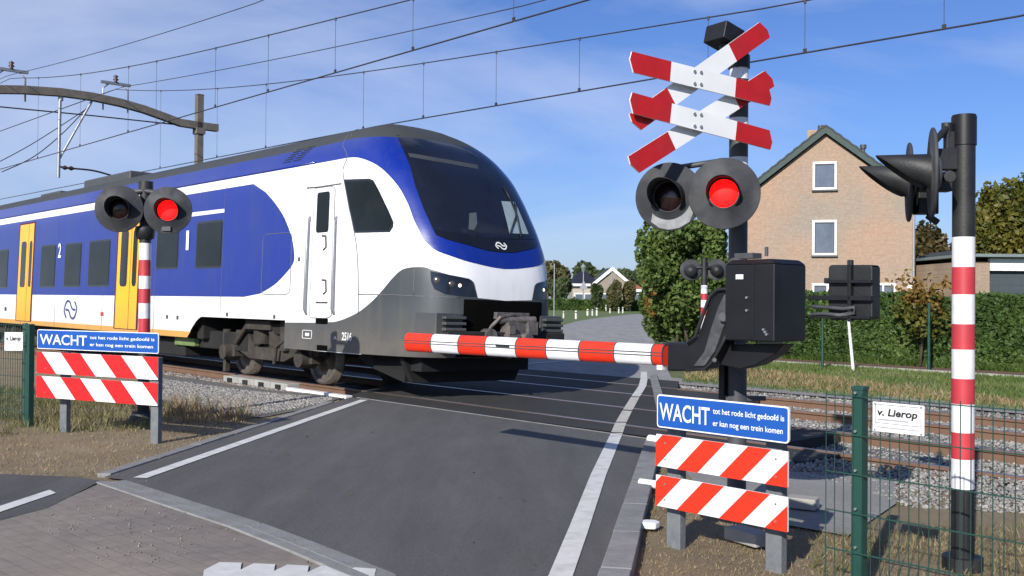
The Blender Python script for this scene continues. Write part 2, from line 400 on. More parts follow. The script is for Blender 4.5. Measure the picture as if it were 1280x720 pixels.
def sm2(pts, k=6, closed=False):
    out = []; n = len(pts)
    for i in range(n if closed else n - 1):
        g = (lambda j: pts[j % n]) if closed else (lambda j: pts[min(max(j, 0), n - 1)])
        p0, p1, p2, p3 = g(i - 1), g(i), g(i + 1), g(i + 2)
        for j in range(k):
            t = j / k
            out.append(tuple(.5 * ((2 * b) + (-a + c) * t + (2 * a - 5 * b + 4 * c - e) * t * t + (-a + 3 * b - 3 * c + e) * t ** 3) for a, b, c, e in zip(p0, p1, p2, p3)))
    return out if closed else out + [pts[-1]]
def rrect(q0, q1, z0, z1, r, k=5):
    out = []
    for cx, cz, a0 in ((q1 - r, z1 - r, 0), (q0 + r, z1 - r, 90), (q0 + r, z0 + r, 180), (q1 - r, z0 + r, 270)):
        for i in range(k + 1):
            a = math.radians(a0 + 90 * i / k); out.append((cx + r * math.cos(a), cz + r * math.sin(a)))
    return out
def patch_geo(mb, poly, off, mi=0, dq=.02, dz=.09, dqs=1.5, thick=0):
    bm = bmesh.new(); poly = [p for i, p in enumerate(poly) if abs(p[0] - poly[i - 1][0]) + abs(p[1] - poly[i - 1][1]) > 1e-5]; vs = [bm.verts.new((p[0], p[1], 0)) for p in poly]
    for tri in tessellate_polygon([[V((p[0], p[1], 0)) for p in poly]]):
        try: bm.faces.new([vs[i] for i in tri])
        except ValueError: pass
    q0, q1 = min(p[0] for p in poly), max(p[0] for p in poly); z0, z1 = min(p[1] for p in poly), max(p[1] for p in poly)
    cuts = [k * dqs for k in range(int(q0 / dqs) - 1, 1) if k * dqs <= 0] if q0 < 0 else []
    cuts += [k * dq for k in range(0, int(2 / dq) + 1)] + [2 + k * dqs for k in range(0, 20)]
    for c in cuts:
        if q0 < c < q1: bmesh.ops.bisect_plane(bm, geom=bm.verts[:] + bm.edges[:] + bm.faces[:], plane_co=(c, 0, 0), plane_no=(1, 0, 0), dist=1e-6)
    c = math.ceil(z0 / dz) * dz
    while c < z1:
        dd = dz if c < 3.15 or c > 4.45 else dz * .5
        bmesh.ops.bisect_plane(bm, geom=bm.verts[:] + bm.edges[:] + bm.faces[:], plane_co=(0, c, 0), plane_no=(0, 1, 0), dist=1e-6); c += dd
    bm.verts.index_update(); out = []
    for v in bm.verts:
        q, z = v.co.x, v.co.y; out.append(TM @ (S(q, z) + SN(q, z) * off))
    fs = []
    for f in bm.faces:
        ids = [v.index for v in f.verts]
        n = (out[ids[1]] - out[ids[0]]).cross(out[ids[2]] - out[ids[0]]); m = (TM.to_3x3() @ SN(f.calc_center_median().x, min(f.calc_center_median().y, 4.25)))
        fs.append(ids if n.dot(m) > 0 else ids[::-1])
    mb.add(out, fs, mi, True); bm.free()
def patch(name, polys, off, material, parent=train, label=None):
    mb = MB()
    for p in polys: patch_geo(mb, p, off)
    return link(name, mb, material, parent, label=label, fixn=False)

def paint(name, col, dirtc, amt, rough=.3, sc=.9):
    m = mat(name, col, rough, var=.04, scale=2.5 , coat=.2, dirt=(dirtc, amt, sc), detail=8)
    nt = m.node_tree; N = nt.nodes; b = N['Principled BSDF']; src = b.inputs['Base Color'].links[0].from_socket       # rain streaks and brake dust
    tc = N.new('ShaderNodeTexCoord'); mp = N.new('ShaderNodeMapping'); mp.inputs['Scale'].default_value = (7, 7, .55); nt.links.new(tc.outputs['Object'], mp.inputs['Vector'])
    n = N.new('ShaderNodeTexNoise'); n.inputs['Scale'].default_value = 1.6; n.inputs['Detail'].default_value = 6; nt.links.new(mp.outputs[0], n.inputs['Vector'])
    r = N.new('ShaderNodeValToRGB'); r.color_ramp.elements[0].position = .5; r.color_ramp.elements[1].position = .8; r.color_ramp.elements[1].color = (amt * 1.1,) * 3 + (1,); nt.links.new(n.outputs['Fac'], r.inputs['Fac'])
    x = N.new('ShaderNodeMixRGB'); x.inputs[2].default_value = (*dirtc, 1); nt.links.new(r.outputs['Color'], x.inputs[0]); nt.links.new(src, x.inputs[1]); nt.links.new(x.outputs[0], b.inputs['Base Color'])
    sx = N.new('ShaderNodeSeparateXYZ'); nt.links.new(tc.outputs['Object'], sx.inputs[0])      # brake dust thrown up from the wheels
    zr_ = N.new('ShaderNodeMapRange'); zr_.inputs['From Min'].default_value = 1.45; zr_.inputs['From Max'].default_value = .65; nt.links.new(sx.outputs['Z'], zr_.inputs['Value'])
    n4 = N.new('ShaderNodeTexNoise'); n4.inputs['Scale'].default_value = 3.2; n4.inputs['Detail'].default_value = 9; n4.inputs['Roughness'].default_value = .7; nt.links.new(tc.outputs['Object'], n4.inputs['Vector'])
    mm = N.new('ShaderNodeMath'); mm.operation = 'MULTIPLY'; nt.links.new(zr_.outputs[0], mm.inputs[0]); nt.links.new(n4.outputs['Fac'], mm.inputs[1])
    m5 = N.new('ShaderNodeMath'); m5.operation = 'MULTIPLY'; m5.inputs[1].default_value = .55; nt.links.new(mm.outputs[0], m5.inputs[0])
    y = N.new('ShaderNodeMixRGB'); y.inputs[2].default_value = (.24, .20, .16, 1); nt.links.new(m5.outputs[0], y.inputs[0]); nt.links.new(x.outputs[0], y.inputs[1]); nt.links.new(y.outputs[0], b.inputs['Base Color'])
    n6 = N.new('ShaderNodeTexNoise'); n6.inputs['Scale'].default_value = 1.1; n6.inputs['Detail'].default_value = 1; nt.links.new(tc.outputs['Object'], n6.inputs['Vector'])
    bp = N.new('ShaderNodeBump'); bp.inputs['Strength'].default_value = .25; bp.inputs['Distance'].default_value = .03; nt.links.new(n6.outputs['Fac'], bp.inputs['Height']); nt.links.new(bp.outputs['Normal'], b.inputs['Normal'])
    return m
M['t_white'] = paint('train_white', (.80, .80, .81), (.50, .47, .43), .22)
M['t_blue'] = paint('train_blue', (.004, .022, .235), (.04, .05, .15), .3)
M['t_yellow'] = paint('train_yellow', (.92, .44, .002), (.6, .33, .05), .25)
M['t_gold'] = paint('train_gold_stripe', (.72, .36, .05), (.5, .33, .12), .4)
M['t_grey'] = paint('train_grey', (.044, .053, .061), (.085, .08, .07), .5, .5)
M['t_roof'] = mat('train_roof', (.036, .042, .047), .75, var=.15, scale=2, dirt=((.05, .05, .045), .5))
M['t_black'] = mat('train_gloss_black', (.008, .009, .012), .08, var=.2, scale=1.5, spec=.7)
M['t_screen'] = mat('windscreen_glass', (.010, .012, .020), .06, var=.3, scale=1.2, spec=.9)
M['t_window'] = mat('tinted_window', (.008, .012, .012), .08, var=.5, scale=1.0, spec=.22)
M['t_dark'] = mat('underframe_dark', (.010, .010, .011), .9, var=.4, scale=5, dirt=((.03, .026, .02), .5)); M['t_plough'] = mat('plough_dark', (.007, .007, .008), .9, var=.4, scale=5)
M['t_bogie'] = mat('dusty_bogie', (.034, .029, .024), .85, var=.35, scale=9, bump=.5, bscale=25, dirt=((.10, .085, .065), .4))
M['t_steel'] = mat('worn_wheel_steel', (.14, .12, .105), .5, metal=.4, var=.3, scale=12)
M['bay'] = mat('recess_shade_black', (.003, .003, .003), 1.0, var=.2, spec=.05)
M['rubberseal'] = mat('door_seal', (.08, .012, .03), .6)

# ---- skin: shell + livery in one mesh
LEND = 20.0
zyb = inv(220, 420.8)[1]
def zbot(q):
    qq = q if q <= 1 else 2 - q
    if qq >= -.55: return .62 if qq > .25 else .60
    if qq > -1.25: return .60
    if qq > -4.35: return 1.06
    if qq > -4.95: return 1.06 - (1.06 - zyb) * ((-4.35 - qq) / .6) ** 1.6
    return zyb
body = MB()
qs = [-LEND] + list(np.arange(-LEND + 1, -5.2, 1.2)) + [-4.95, -4.85, -4.75, -4.6, -4.5, -4.4, -4.36, -4.34, -3.4, -2.4, -1.26, -1.24, -.9, -.5] + list(np.arange(0, 2.001, .02)) + [2.5, 2.9, 3.24, 3.26, 4.4, 5.4, 6.34, 6.5, 6.75, 6.95] + list(np.arange(7.5, LEND + 2, 1.5)) + [LEND + 2]
NZ = 64
tz = [1 - (1 - i / NZ) ** 1.35 for i in range(NZ + 1)]
vs = []
for q in qs:
    zb = zbot(q)
    for t in tz: vs.append(TM @ S(q, zb + (ZT - zb) * t))
fs = [(i * (NZ + 1) + j, (i + 1) * (NZ + 1) + j, (i + 1) * (NZ + 1) + j + 1, i * (NZ + 1) + j + 1) for i in range(len(qs) - 1) for j in range(NZ)]
body.add(vs, fs, 0, True)
for i_ in range(len(fs)):
    qi_, j_ = divmod(i_, NZ); zb_q = zbot(qs[qi_])
    if zb_q + (ZT - zb_q) * tz[j_] > 4.0: body.m[i_] = 1
body.add([TM @ S(-LEND, .69 + (ZT - .69) * t) for t in tz] + [TM @ S(LEND + 2, ZT - (ZT - .69) * t) for t in tz], [tuple(range(2 * NZ + 2))], 4)
# roof
ZR = 3.93
def both(poly, off, mi): patch_geo(body, poly, off, mi); patch_geo(body, mir(poly), off, mi)
qr = inv(440, 171)[0]
roofline = [(-LEND, ZR), (-1.0, ZR), (-.4, ZR + .01), (.0, ZR + .03)]
top0 = inv(497, 172); topc = inv(575, 182, 1.3); topc = (1.0, topc[1])
print('windscreen top', top0, topc)
SCR_TOP = sm2([top0, ((top0[0] + 1) / 2, (top0[1] * .45 + topc[1] * .55)), topc], 5)
roofp = roofline + SCR_TOP + [(1.0, ZT - .015), (-LEND, ZT - .015)]
both(roofp, .003, 1)
# blue band along the roof edge, swept down the nose
arc_in = pq((428, 198.5), (437, 197), (450, 197.5), (467, 204), (482, 215), (497.5, 232.5), (510, 255), (517.5, 275), (525, 290), (532, 302), (545, 313), (565, 320.5), (585, 327), (612, 333.5), (632, 336.5))
arc_in[-1] = (1.0, arc_in[-1][1])
zs1 = inv(300, 221.5)[1]; zs0 = inv(300, 232.5)[1]; zs1b = inv(60, 263.8)[1]; print('stripe z', zs0, zs1, zs1b)
blue = [(-LEND, zs1), (-2.0, zs1), (-1.0, zs1), ] + sm2(arc_in, 4) + [(1.0, 2.4)]
scr_side = pq((497, 172), (505, 190), (512, 207), (520, 235), (530, 262), (540, 284), (545, 294))
scr_bot = pq((545, 294), (560, 300), (575, 304), (607, 313), (625, 315.5)); scr_bot[-1] = (1.0, scr_bot[-1][1])
print('bottom centre', scr_bot[-1], 'arc centre', arc_in[-1])
bluep = [(-LEND, zs1), (-1.5, zs1)] + sm2(arc_in, 4) + [(1.0, scr_bot[-1][1] - .0)] + list(reversed(sm2(scr_bot, 4)))[1:] + list(reversed(sm2(scr_side, 4)))[1:] + list(reversed(roofline))
both(bluep, .004, 2)
# blue D field with the windows
zb1 = 1.48
dfield = pq((305, 371), (325, 367), (343, 356), (358, 341), (366, 330), (368, 320), (365, 298), (356, 273), (344, 254), (332, 240), (317, 230))
zD = inv(317, 230)[1]; zD0 = inv(200, 370)[1]; print('D z', zD, zD0, dfield[5])
both([(-LEND, zD0)] + [(dfield[0][0], zD0)] + sm2(dfield[1:-1], 4) + [(dfield[-1][0], zD), (-LEND, zD)], .004, 2)
zy1 = inv(220, 413.3)[1]
both([(-LEND, zyb + .002), (-4.96, zyb + .002), (-4.8, zy1), (-LEND, zy1)], .004, 3)
# grey skirt and front
gt = pq((365, 403.5), (405, 403.5), (418, 402.5), (430, 399), (447, 391), (462, 379.5), (475, 366.5), (487, 352), (499, 339.5), (511, 334.5), (530, 334), (540, 337), (562, 343.5), (589, 350), (594, 360), (597, 372.5))
bayc = inv(631, 376)[1]; gb = inv(470, 445)[1]; print('bay top', bayc, 'grey bottom', gb, 'grey pts', gt[-1], gt[0])
greyp = [(-1.26, .602), (-.5, .602), (1.0, .622)] + [(1.0, bayc)] + [gt[-1]] + list(reversed(sm2(gt[2:-1], 3))) + [gt[1], (-1.26, gt[0][1])]
both(greyp, .004, 4)
# white arched lip below the arch is the shell itself
body_o = link('body', body, [M['t_white'], M['t_roof'], M['t_blue'], M['t_gold'], M['t_grey']], train, fixn=False)

# ---- nose parts
SCR = sm2(scr_side, 4) + sm2(scr_bot, 4)[1:]
scr_full = SCR + mir(SCR)[1:] + mir(SCR_TOP)[1:-1] + list(reversed(SCR_TOP))[:-1]
_bm = MB(); patch_geo(_bm, scr_full, .0035, 0); link('screen_surround', _bm, M['t_blue'], train, fixn=False)
def narrow(P): return [(q if q <= 1 else 1 + (q - 1) * .87, z) for q, z in P]
scr_full = narrow(scr_full)
ws = patch('windscreen', [scr_full], .008, M['t_screen'])
def inset(poly, k):
    cx = sum(p[0] for p in poly) / len(poly); cz = sum(p[1] for p in poly) / len(poly)
    return [(cx + (p[0] - cx) * k, cz + (p[1] - cz) * k) for p in poly]
zbc, zbs = scr_bot[-1][1], scr_bot[0][1]
lowb = pq((545, 294), (560, 300), (575, 304), (607, 313), (625, 315.5)); lowb[-1] = (1, zbc)
upb = pq((543, 287), (560, 290), (575, 292), (607, 297), (625, 299)); upb[-1] = (1, upb[-1][1])
mask = narrow(lowb + mir(lowb)[1:] + mir(upb) + list(reversed(upb))[1:])
patch('lower_mask', [mask], .013, M['t_black'], ws)
hd = pq((510, 192), (540, 197), (575, 203), (597, 207), (597, 212), (575, 208), (540, 202), (512, 197))
patch('destination_blind', [hd], .012, mat('blind_grey', (.05, .055, .06), .5), ws)
bl = pq((626, 252), (640, 252), (659, 293), (636, 293)); bl = inv(640, 270, 1.9)
daylit_patch = [inv(a, b, 1.9) for a, b in ((626, 252), (643, 253), (660, 293), (636, 292))]
patch('side_window_daylight', [daylit_patch], .012, mat('daylit_cab_window', (.26, .33, .36), .2), ws)  # pale patch painted on the glass for daylight through the far cab window
seat = [inv(a, b, 1.5) for a, b in ((586, 267), (595, 266), (596, 280), (592, 288), (585, 287))]
patch('driver_seat', [seat], .011, mat('seat_grey', (.07, .09, .10), .6), ws)
wp = [TM @ (S(*inv(a, b, 1.9)) + SN(*inv(a, b, 1.9)) * .03) for a, b in ((628, 234), (637, 252), (644, 270), (650, 297))]
mb = MB(); mb.tube(wp[:2], .012); mb.tube(wp[1:], .012); w2 = [TM @ (S(*inv(a, b, 1.9)) + SN(*inv(a, b, 1.9)) * .035) for a, b in ((641, 254), (643, 272), (636, 292))]; mb.tube(w2, .01)
link('wiper', mb, M['black'], ws)
c = inv(625.5, 308); cc = TM @ (S(*c) + SN(*c) * .016); nn = (TM.to_3x3() @ SN(*c)).normalized(); ex = UP.cross(nn).normalized(); ey = nn.cross(ex)
mb = MB()
def arrowmark(mb, o, ex, ey, ez, s, d=.003):
    for sg in (1, -1):
        pts = [(-1.0, .12), (-.75, .45), (-.3, .5), (0, .2), (.3, -.15), (.6, -.2)]
        pts = [(x * sg * s, y * sg * s) for x, y in pts]
        ribbon(mb, sm2(pts, 4), .3 * s, o, ex, ey, ez, d)
        tip = [(.55, -.45), (1.05, -.12), (.55, .12)]
        mb.add([V(o) + ex * (x * sg * s) + ey * (y * sg * s) + ez * d for x, y in tip], [(0, 1, 2)])
ns_mark(cc, ex, ey, nn, .052, M['white'], ws, name='front_emblem', wt=.42)
# headlamps
hl = pq((538, 339), (562, 344), (586, 348.5), (590, 352), (595, 371), (577, 370.5), (556, 367.5), (543, 361.5), (539, 352))
for P in (hl, mir(hl)):
    h = patch('headlight', [P], .009, M['t_black'])
    for lx, ly, rr, mt in ((574.5, 357, .024, 'lens_white'), (565, 355, .045, 'lamp_dim'), (546, 350, .05, 'lamp_dim')):
        if mt == 'lamp_dim' and mt not in M: M[mt] = mat('lamp_reflector', (.10, .09, .085), .25, metal=.5, var=.3, scale=40)
        q, z = inv(lx, ly)
        if P is not hl: q = 2 - q
        p0 = TM @ (S(q, z) + SN(q, z) * .012); n0 = (TM.to_3x3() @ SN(q, z)).normalized()
        lb = MB(); lb.lathe([(.0005, .012), (rr * .6, .01), (rr, 0)], p0, n0, 20)
        link('lamp', lb, M[mt], h)
# coupler bay, coupler, anticlimbers, plough
bt = inv(577, 373)[0]
bay = [(.80, .66), (1.2, .66), (1.2, bayc - .005), (.80, bayc - .005)]
bq = inv(579, 390)[0]; print('bay side q', bq)
patch('coupler_bay_shade', [[(bq, .63), (2 - bq, .63), (2 - bq, bayc + .0), (bq, bayc + .0)]], .009, M['bay'])  # flat black patch on the skin, painted for the shade inside the open bay
def L(p): return TM @ V(p)
ax3 = (TM.to_3x3() @ V((1, 0, 0)), TM.to_3x3() @ V((0, 1, 0)), TM.to_3x3() @ V((0, 0, 1)))
cp = MB(); L0 = L
def L(p): return L0((p[0] - .14, (p[1] - .1) * 1.3 + .1, .95 + (p[2] - .95) * 1.15 + .02))
cp.box(L((.20, .10, .97)), (.22, .36, .30), ax=ax3); cp.box(L((.05, .10, 1.18)), (.3, .66, .10), ax=ax3); cp.cyl(L((-.1, .1, .95)), L((.25, .1, .95)), .1)
cp.box(L((.28, .3, 1.03)), (.16, .2, .2), ax=ax3); cp.cyl(L((.1, -.26, .92)), L((.27, -.26, .92)), .11); cp.box(L((.3, .02, .88)), (.12, .22, .16), ax=ax3); cp.cyl(L((.2, -.1, 1.12)), L((.33, .34, 1.14)), .05)
cp.tube([L((.1, -.2, 1.0)), L((.24, -.12, 1.16)), L((.22, .1, 1.2)), L((.2, .4, 1.12)), L((.12, .5, .95))], .03); cp.tube([L((.1, -.35, .9)), L((.3, -.3, .72)), L((.28, .0, .66)), L((.2, .3, .74)), L((.1, .4, .9))], .025)
cp.cyl(L((.3, .2, .9)), L((.42, .2, .9)), .08); cp.box(L((.34, -.02, 1.0)), (.06, .12, .12), ax=ax3)
M['coupler'] = mat('coupler_steel', (.12, .11, .105), .6, metal=.3, var=.5, scale=15, dirt=((.26, .22, .2), .6))
link('coupler', cp, M['coupler'], train, bevel=.012)
L = L0
for sy in (-1, 1):
    a = MB(); y = -1.03 if sy < 0 else .96
    a.box(L((-.30, y, 1.03)), (.55, .46, .44), ax=ax3)
    for k in range(5): a.box(L((.0, y + (0 if sy > 0 else .06), .86 + k * .082)), (.12, .38, .045), ax=ax3)
    link('anti_climber', a, M['t_grey'], train, bevel=.012)
pl = MB()
pl.prism([(-1.2, .58), (1.2, .58), (1.0, .22), (-1.0, .22)], L((0, 0, 0)), ax3[1], ax3[2], ax3[0], -.95, -.85)
for sy in (-1, 1): pl.prism([(-.95, .58), (-2.3, .60), (-2.0, .42), (-1.0, .22)], L((0, sy * 1.02, 0)), ax3[0], ax3[2], ax3[1], -.03, .03)
pl.box(L((-1.2, 0, .5)), (1.2, 2.1, .2), ax=ax3)
link('snow_plough', pl, M['t_plough'], train)

# ---- flank parts (built for the near flank and mirrored to the far one)
def flank(name, polys, off, material, parent=train, label=None, far=True):
    r = patch(name, polys, off, material, parent, label)
    return r
def rect_px(x0, y0, x1, y1, r=.05):
    (qa, za), (qb, zb) = inv(x0, y0), inv(x1, y1); return rrect(min(qa, qb), max(qa, qb), min(za, zb), max(za, zb), r)
def qz(x, y): return inv(x, y)
cab = pq((430.5, 225), (462, 224), (467, 226), (472, 235), (485, 262), (491.5, 277), (491, 283), (487, 289.5), (444.5, 290.5), (437, 262))
cw = patch('cab_side_window', [inset(cab, 1.02)], .006, M['t_black']); patch('pane', [inset(cab, .93)], .011, M['t_window'], cw)
# crew door
qd0, qd1 = qz(388, 300)[0], qz(423, 300)[0]; zdt, zdb = qz(405, 234)[1], 1.10
cd = patch('crew_door', [rrect(qz(391, 300)[0], qz(418, 300)[0], zdb + .02, zdt, .06)], .006, M['t_white'])
def frame_strip(poly, w, off, material, parent, name):
    mb = MB(); n = len(poly)
    for i in range(n):
        a, b = poly[i], poly[(i + 1) % n]
        pa, pb = TM @ (S(*a) + SN(*a) * off), TM @ (S(*b) + SN(*b) * off); mb.cyl(pa, pb, w, n=5, cap=False)
    return link(name, mb, material, parent)
M['seam'] = mat('panel_gap', (.12, .12, .13), .7)
frame_strip(rrect(qz(391, 300)[0], qz(418, 300)[0], zdb + .02, zdt, .06), .006, .006, M['seam'], cd, 'door_seal')
patch('pane', [rect_px(397.5, 241, 411, 290, .05)], .010, M['t_window'], cd)
for yy in (295, 350):
    h = MB(); a = inv(404, yy); p0 = TM @ (S(*a) + SN(*a) * .02)
    h.tube([p0, p0 + ax3[0] * .1, p0 + ax3[0] * .12 - UP * .18, p0 + ax3[0] * .04 - UP * .22], .014); link('handle', h, M['darkgrey'], cd)
for xx in (388.3, 421.3):
    h = MB(); a, b = inv(xx, 271), inv(xx, 393)
    b = (a[0], b[1])
    h.tube([TM @ (S(*k) + SN(*k) * d) for k, d in ((a, .0), ((a[0], a[1] - .08), .05), ((a[0], b[1] + .08), .05), (b, .0))], .022); link('handrail', h, M['galv'], train)
patch('step_recess_shade', [rect_px(395, 397, 410, 405.5, .02)], .007, M['bay'])
patch('step_recess_shade', [rect_px(396.5, 431, 409.5, 439, .01)], .007, M['bay'])
patch('door_sill', [rect_px(395, 377, 410, 379.5, .01)], .007, M['darkgrey'])
sq0 = inv(429, 215)[0]
for pts in (((445, 163), (433, 190), (429, 212), (433, 240), (443, 290), (447, 320), (448, 393)), ((448, 368), (488, 368.5), (518, 370), (575, 372)), ((518, 336), (517, 369)), ((440, 170), (447, 162))):
    P = [TM @ (S(*k) + SN(*k) * .005) for k in sm2(pq(*pts), 4)]; mb = MB(); mb.tube(P, .007, 5); link('panel_gap', mb, M['seam'], train)
P = [TM @ (S(*k) + SN(*k) * .005) for k in pq((384, 235), (397, 234), (427, 229.5))]; mb = MB(); mb.tube(P, .012, 5); link('rain_gutter', mb, M['seam'], train)
hq0, hq1 = qz(328, 330)[0], qz(364, 330)[0]
frame_strip(rrect(hq0, hq1, qz(345, 368)[1], qz(345, 292)[1], .12), .006, .004, M['seam'], train, 'equipment_hatch')
for q_ in (-3.6, -6.55, -9.4, -12.55, -15.2):
    P = [TM @ (S(q_, z) + SN(q_, z) * .0055) for z in np.linspace((zyb if q_ < -5 else 1.1) + .02, 3.9, 14)]; mb = MB(); mb.tube(P, .0035, 4); link('panel_gap', mb, M['seam'], train)
P = [TM @ (S(q_, 3.62) + SN(q_, 3.62) * .012) for q_ in np.linspace(-19.9, -.6, 12)]; mb = MB(); mb.tube(P, .012, 5); link('rain_gutter', mb, M['t_blue'], train)
# saloon windows
def window(x0, x1, y0, y1, r=.06):
    (qa, za), (qb, zb) = inv(x0, y1), inv(x1, y0)
    w = patch('window', [rrect(qa, qb, za, zb, r)], .006, M['t_black']); patch('pane', [rrect(qa + .04, qb - .04, za + .04, zb - .04, r * .8)], .011, M['t_window'], w)
    o = rrect(qa + .04, qb - .04, za + .04, zb - .04, r * .8)
    return qa, qb, za, zb
g1 = window(244, 279.5, 274, 336); g2 = window(194.5, 225, 279, 337)
for a in ((109.5, 139, 298.5, 358.5), (79.5, 103, 302.5, 359), (49.5, 71, 305, 359.5), (-10, 11.5, 311, 360.5), (-45, -26, 313, 361)): window(*a)
patch('first_class_stripe', [[inv(238, 271), inv(281, 265.5), inv(281, 261), inv(238, 266)]], .008, M['t_white'])
patch('first_class_stripe', [[inv(190, 275.5), inv(225, 272), inv(225, 267.5), inv(190, 271)]], .008, M['t_white'])
# doors
def door(x0, xm, x1, ytop, ybot, gt_, gb_):
    (qa, zb) = inv(x0, ybot); (qb, zt) = inv(x1, ytop); qm = inv(xm, ybot)[0]; zb = inv(xm, ybot)[1]; zt = inv(xm, ytop)[1]
    d = patch('passenger_door', [rrect(qa - .09, qb + .09, zb - .02, zt + .05, .05)], .005, M['rubberseal'])
    for a, b in ((qa, qm - .012), (qm + .012, qb)):
        lf = patch('door_leaf', [[(a, zb), (b, zb), (b, zt), (a, zt)]], .012, M['t_yellow'], d)
        m = (b - a); patch('pane', [rrect(a + .25 * m, b - .2 * m, gb_, gt_, .1)], .018, M['t_black'], d)
    return d
zg1, zg0 = inv(31, 302)[1], inv(31, 359)[1]
door(20.5, 31.8, 43.8, 281, 401, zg1, zg0); door(143.7, 160.2, 177.5, 257, 411, zg1, zg0)
# lettering on the flank
def flank_text(name, s, x, y, h, material, w=None):
    q, z = inv(x, y); p = TM @ (S(q, z) + SN(q, z) * .012)
    return text(name, s, p, ax3[0], ax3[2], h, material, train, width=w, bold=.02)
flank_text('class_number', '1', 233, 312, .36, M['white'], .12); flank_text('class_number', '2', 73, 322, .34, M['white'], .22)
flank_text('fleet_number', '2516', 428, 425, .115, M['white'], .27)
flank_text('marking', 'A', 418, 424, .05, M['white'], .08)
(q, z) = inv(88.3, 387); p = TM @ (S(q, z) + SN(q, z) * .01); ns_mark(p, ax3[0], ax3[2], -ax3[1], .21, M['t_blue'], train, name='side_emblem')
frame_strip(rrect(qz(378.5, 420)[0], qz(390, 420)[0], qz(384, 423)[1], qz(384, 413)[1], .02), .006, .008, M['white'], train, 'socket_frame')
patch('socket', [rect_px(382, 416, 387, 420, .01)], .009, M['white'])
patch('emergency_mark', [rect_px(126, 390, 129.5, 395, .01)], .008, M['pole_red'])
for x, y in ((209, 396), (222, 397), (284, 393), (343, 396), (374, 324), (7, 386)): patch('small_marking', [rect_px(x - 1, y - 2.4, x + 1.2, y + 2.4, .005)], .008, M['darkgrey'])
# ---- roof gear
def rbox(x0, x1, w, h, z=ZT, name='roof_unit', m='t_roof', y=0, bev=.05):
    mb = MB(); mb.box(L(((x0 + x1) / 2, y, z - .1 + h / 2)), (abs(x1 - x0), w, h + .2), ax=ax3); return link(name, mb, M[m], train, bevel=bev)
rbox(-2.9, -3.9, .5, .01); rbox(-7.3, -7.6, .3, .03); rbox(-10.2, -10.6, .3, .04)
rbox(-12.4, -15.4, 1.5, .06, m='darkgrey'); rbox(-18.0, -19.6, 1.0, .03, m='darkgrey')
gr = MB()
for k in range(5): gr.prism([(0, 0), (.9, 0), (.9, .035), (0, .035)], L((-3.6, 0, 0)) , ax3[0], ax3[2], ax3[1], 0, .001)
# ventilation grille printed on the roof shoulder
for i in range(6):
    for j in range(2):
        q0 = -1.15 - j * .34; z0 = 3.72 + i * .045
        patch_geo(gr, [(q0 - .26 + i * .03, z0), (q0 + i * .03, z0), (q0 + i * .03 + .01, z0 + .02), (q0 - .25 + i * .03, z0 + .02)], .008)
gr.v = gr.v[40:]; gr.f = [[i - 40 for i in f] for f in gr.f[30:]]; gr.m = gr.m[30:]; gr.sm = gr.sm[30:]
link('roof_grille', gr, M['black'], train, fixn=False)
# ---- underframe and bogies
uf = MB(); uf.box(L((-12.2, 0, .62)), (13.0, 2.2, .34), ax=ax3); uf.box(L((-9.0, -.55, .42)), (1.6, 1.2, .34), ax=ax3); uf.box(L((-12.6, -.5, .40)), (2.4, 1.2, .36), ax=ax3); uf.box(L((-15.6, -.5, .42)), (1.2, 1.2, .3), ax=ax3)
uf.box(L((-2.4, 0, .9)), (5.0, 2.3, .2), ax=ax3); uf.box(L((-5.05, 0, 1.25)), (5.6, 2.5, .3), ax=ax3); uf.box(L((-7.35, 0, .9)), (.25, 2.5, .55), ax=ax3)
link('underframe', uf, M['t_dark'], train, bevel=.03)
gb_ = MB(); gb_.box(L((-8.1, -1.16, .55)), (.9, .12, .16), ax=ax3)
M['t_green'] = mat('equipment_green', (.14, .2, .07), .7, var=.2); link('equipment_box', gb_, M['t_green'], train, bevel=.02)
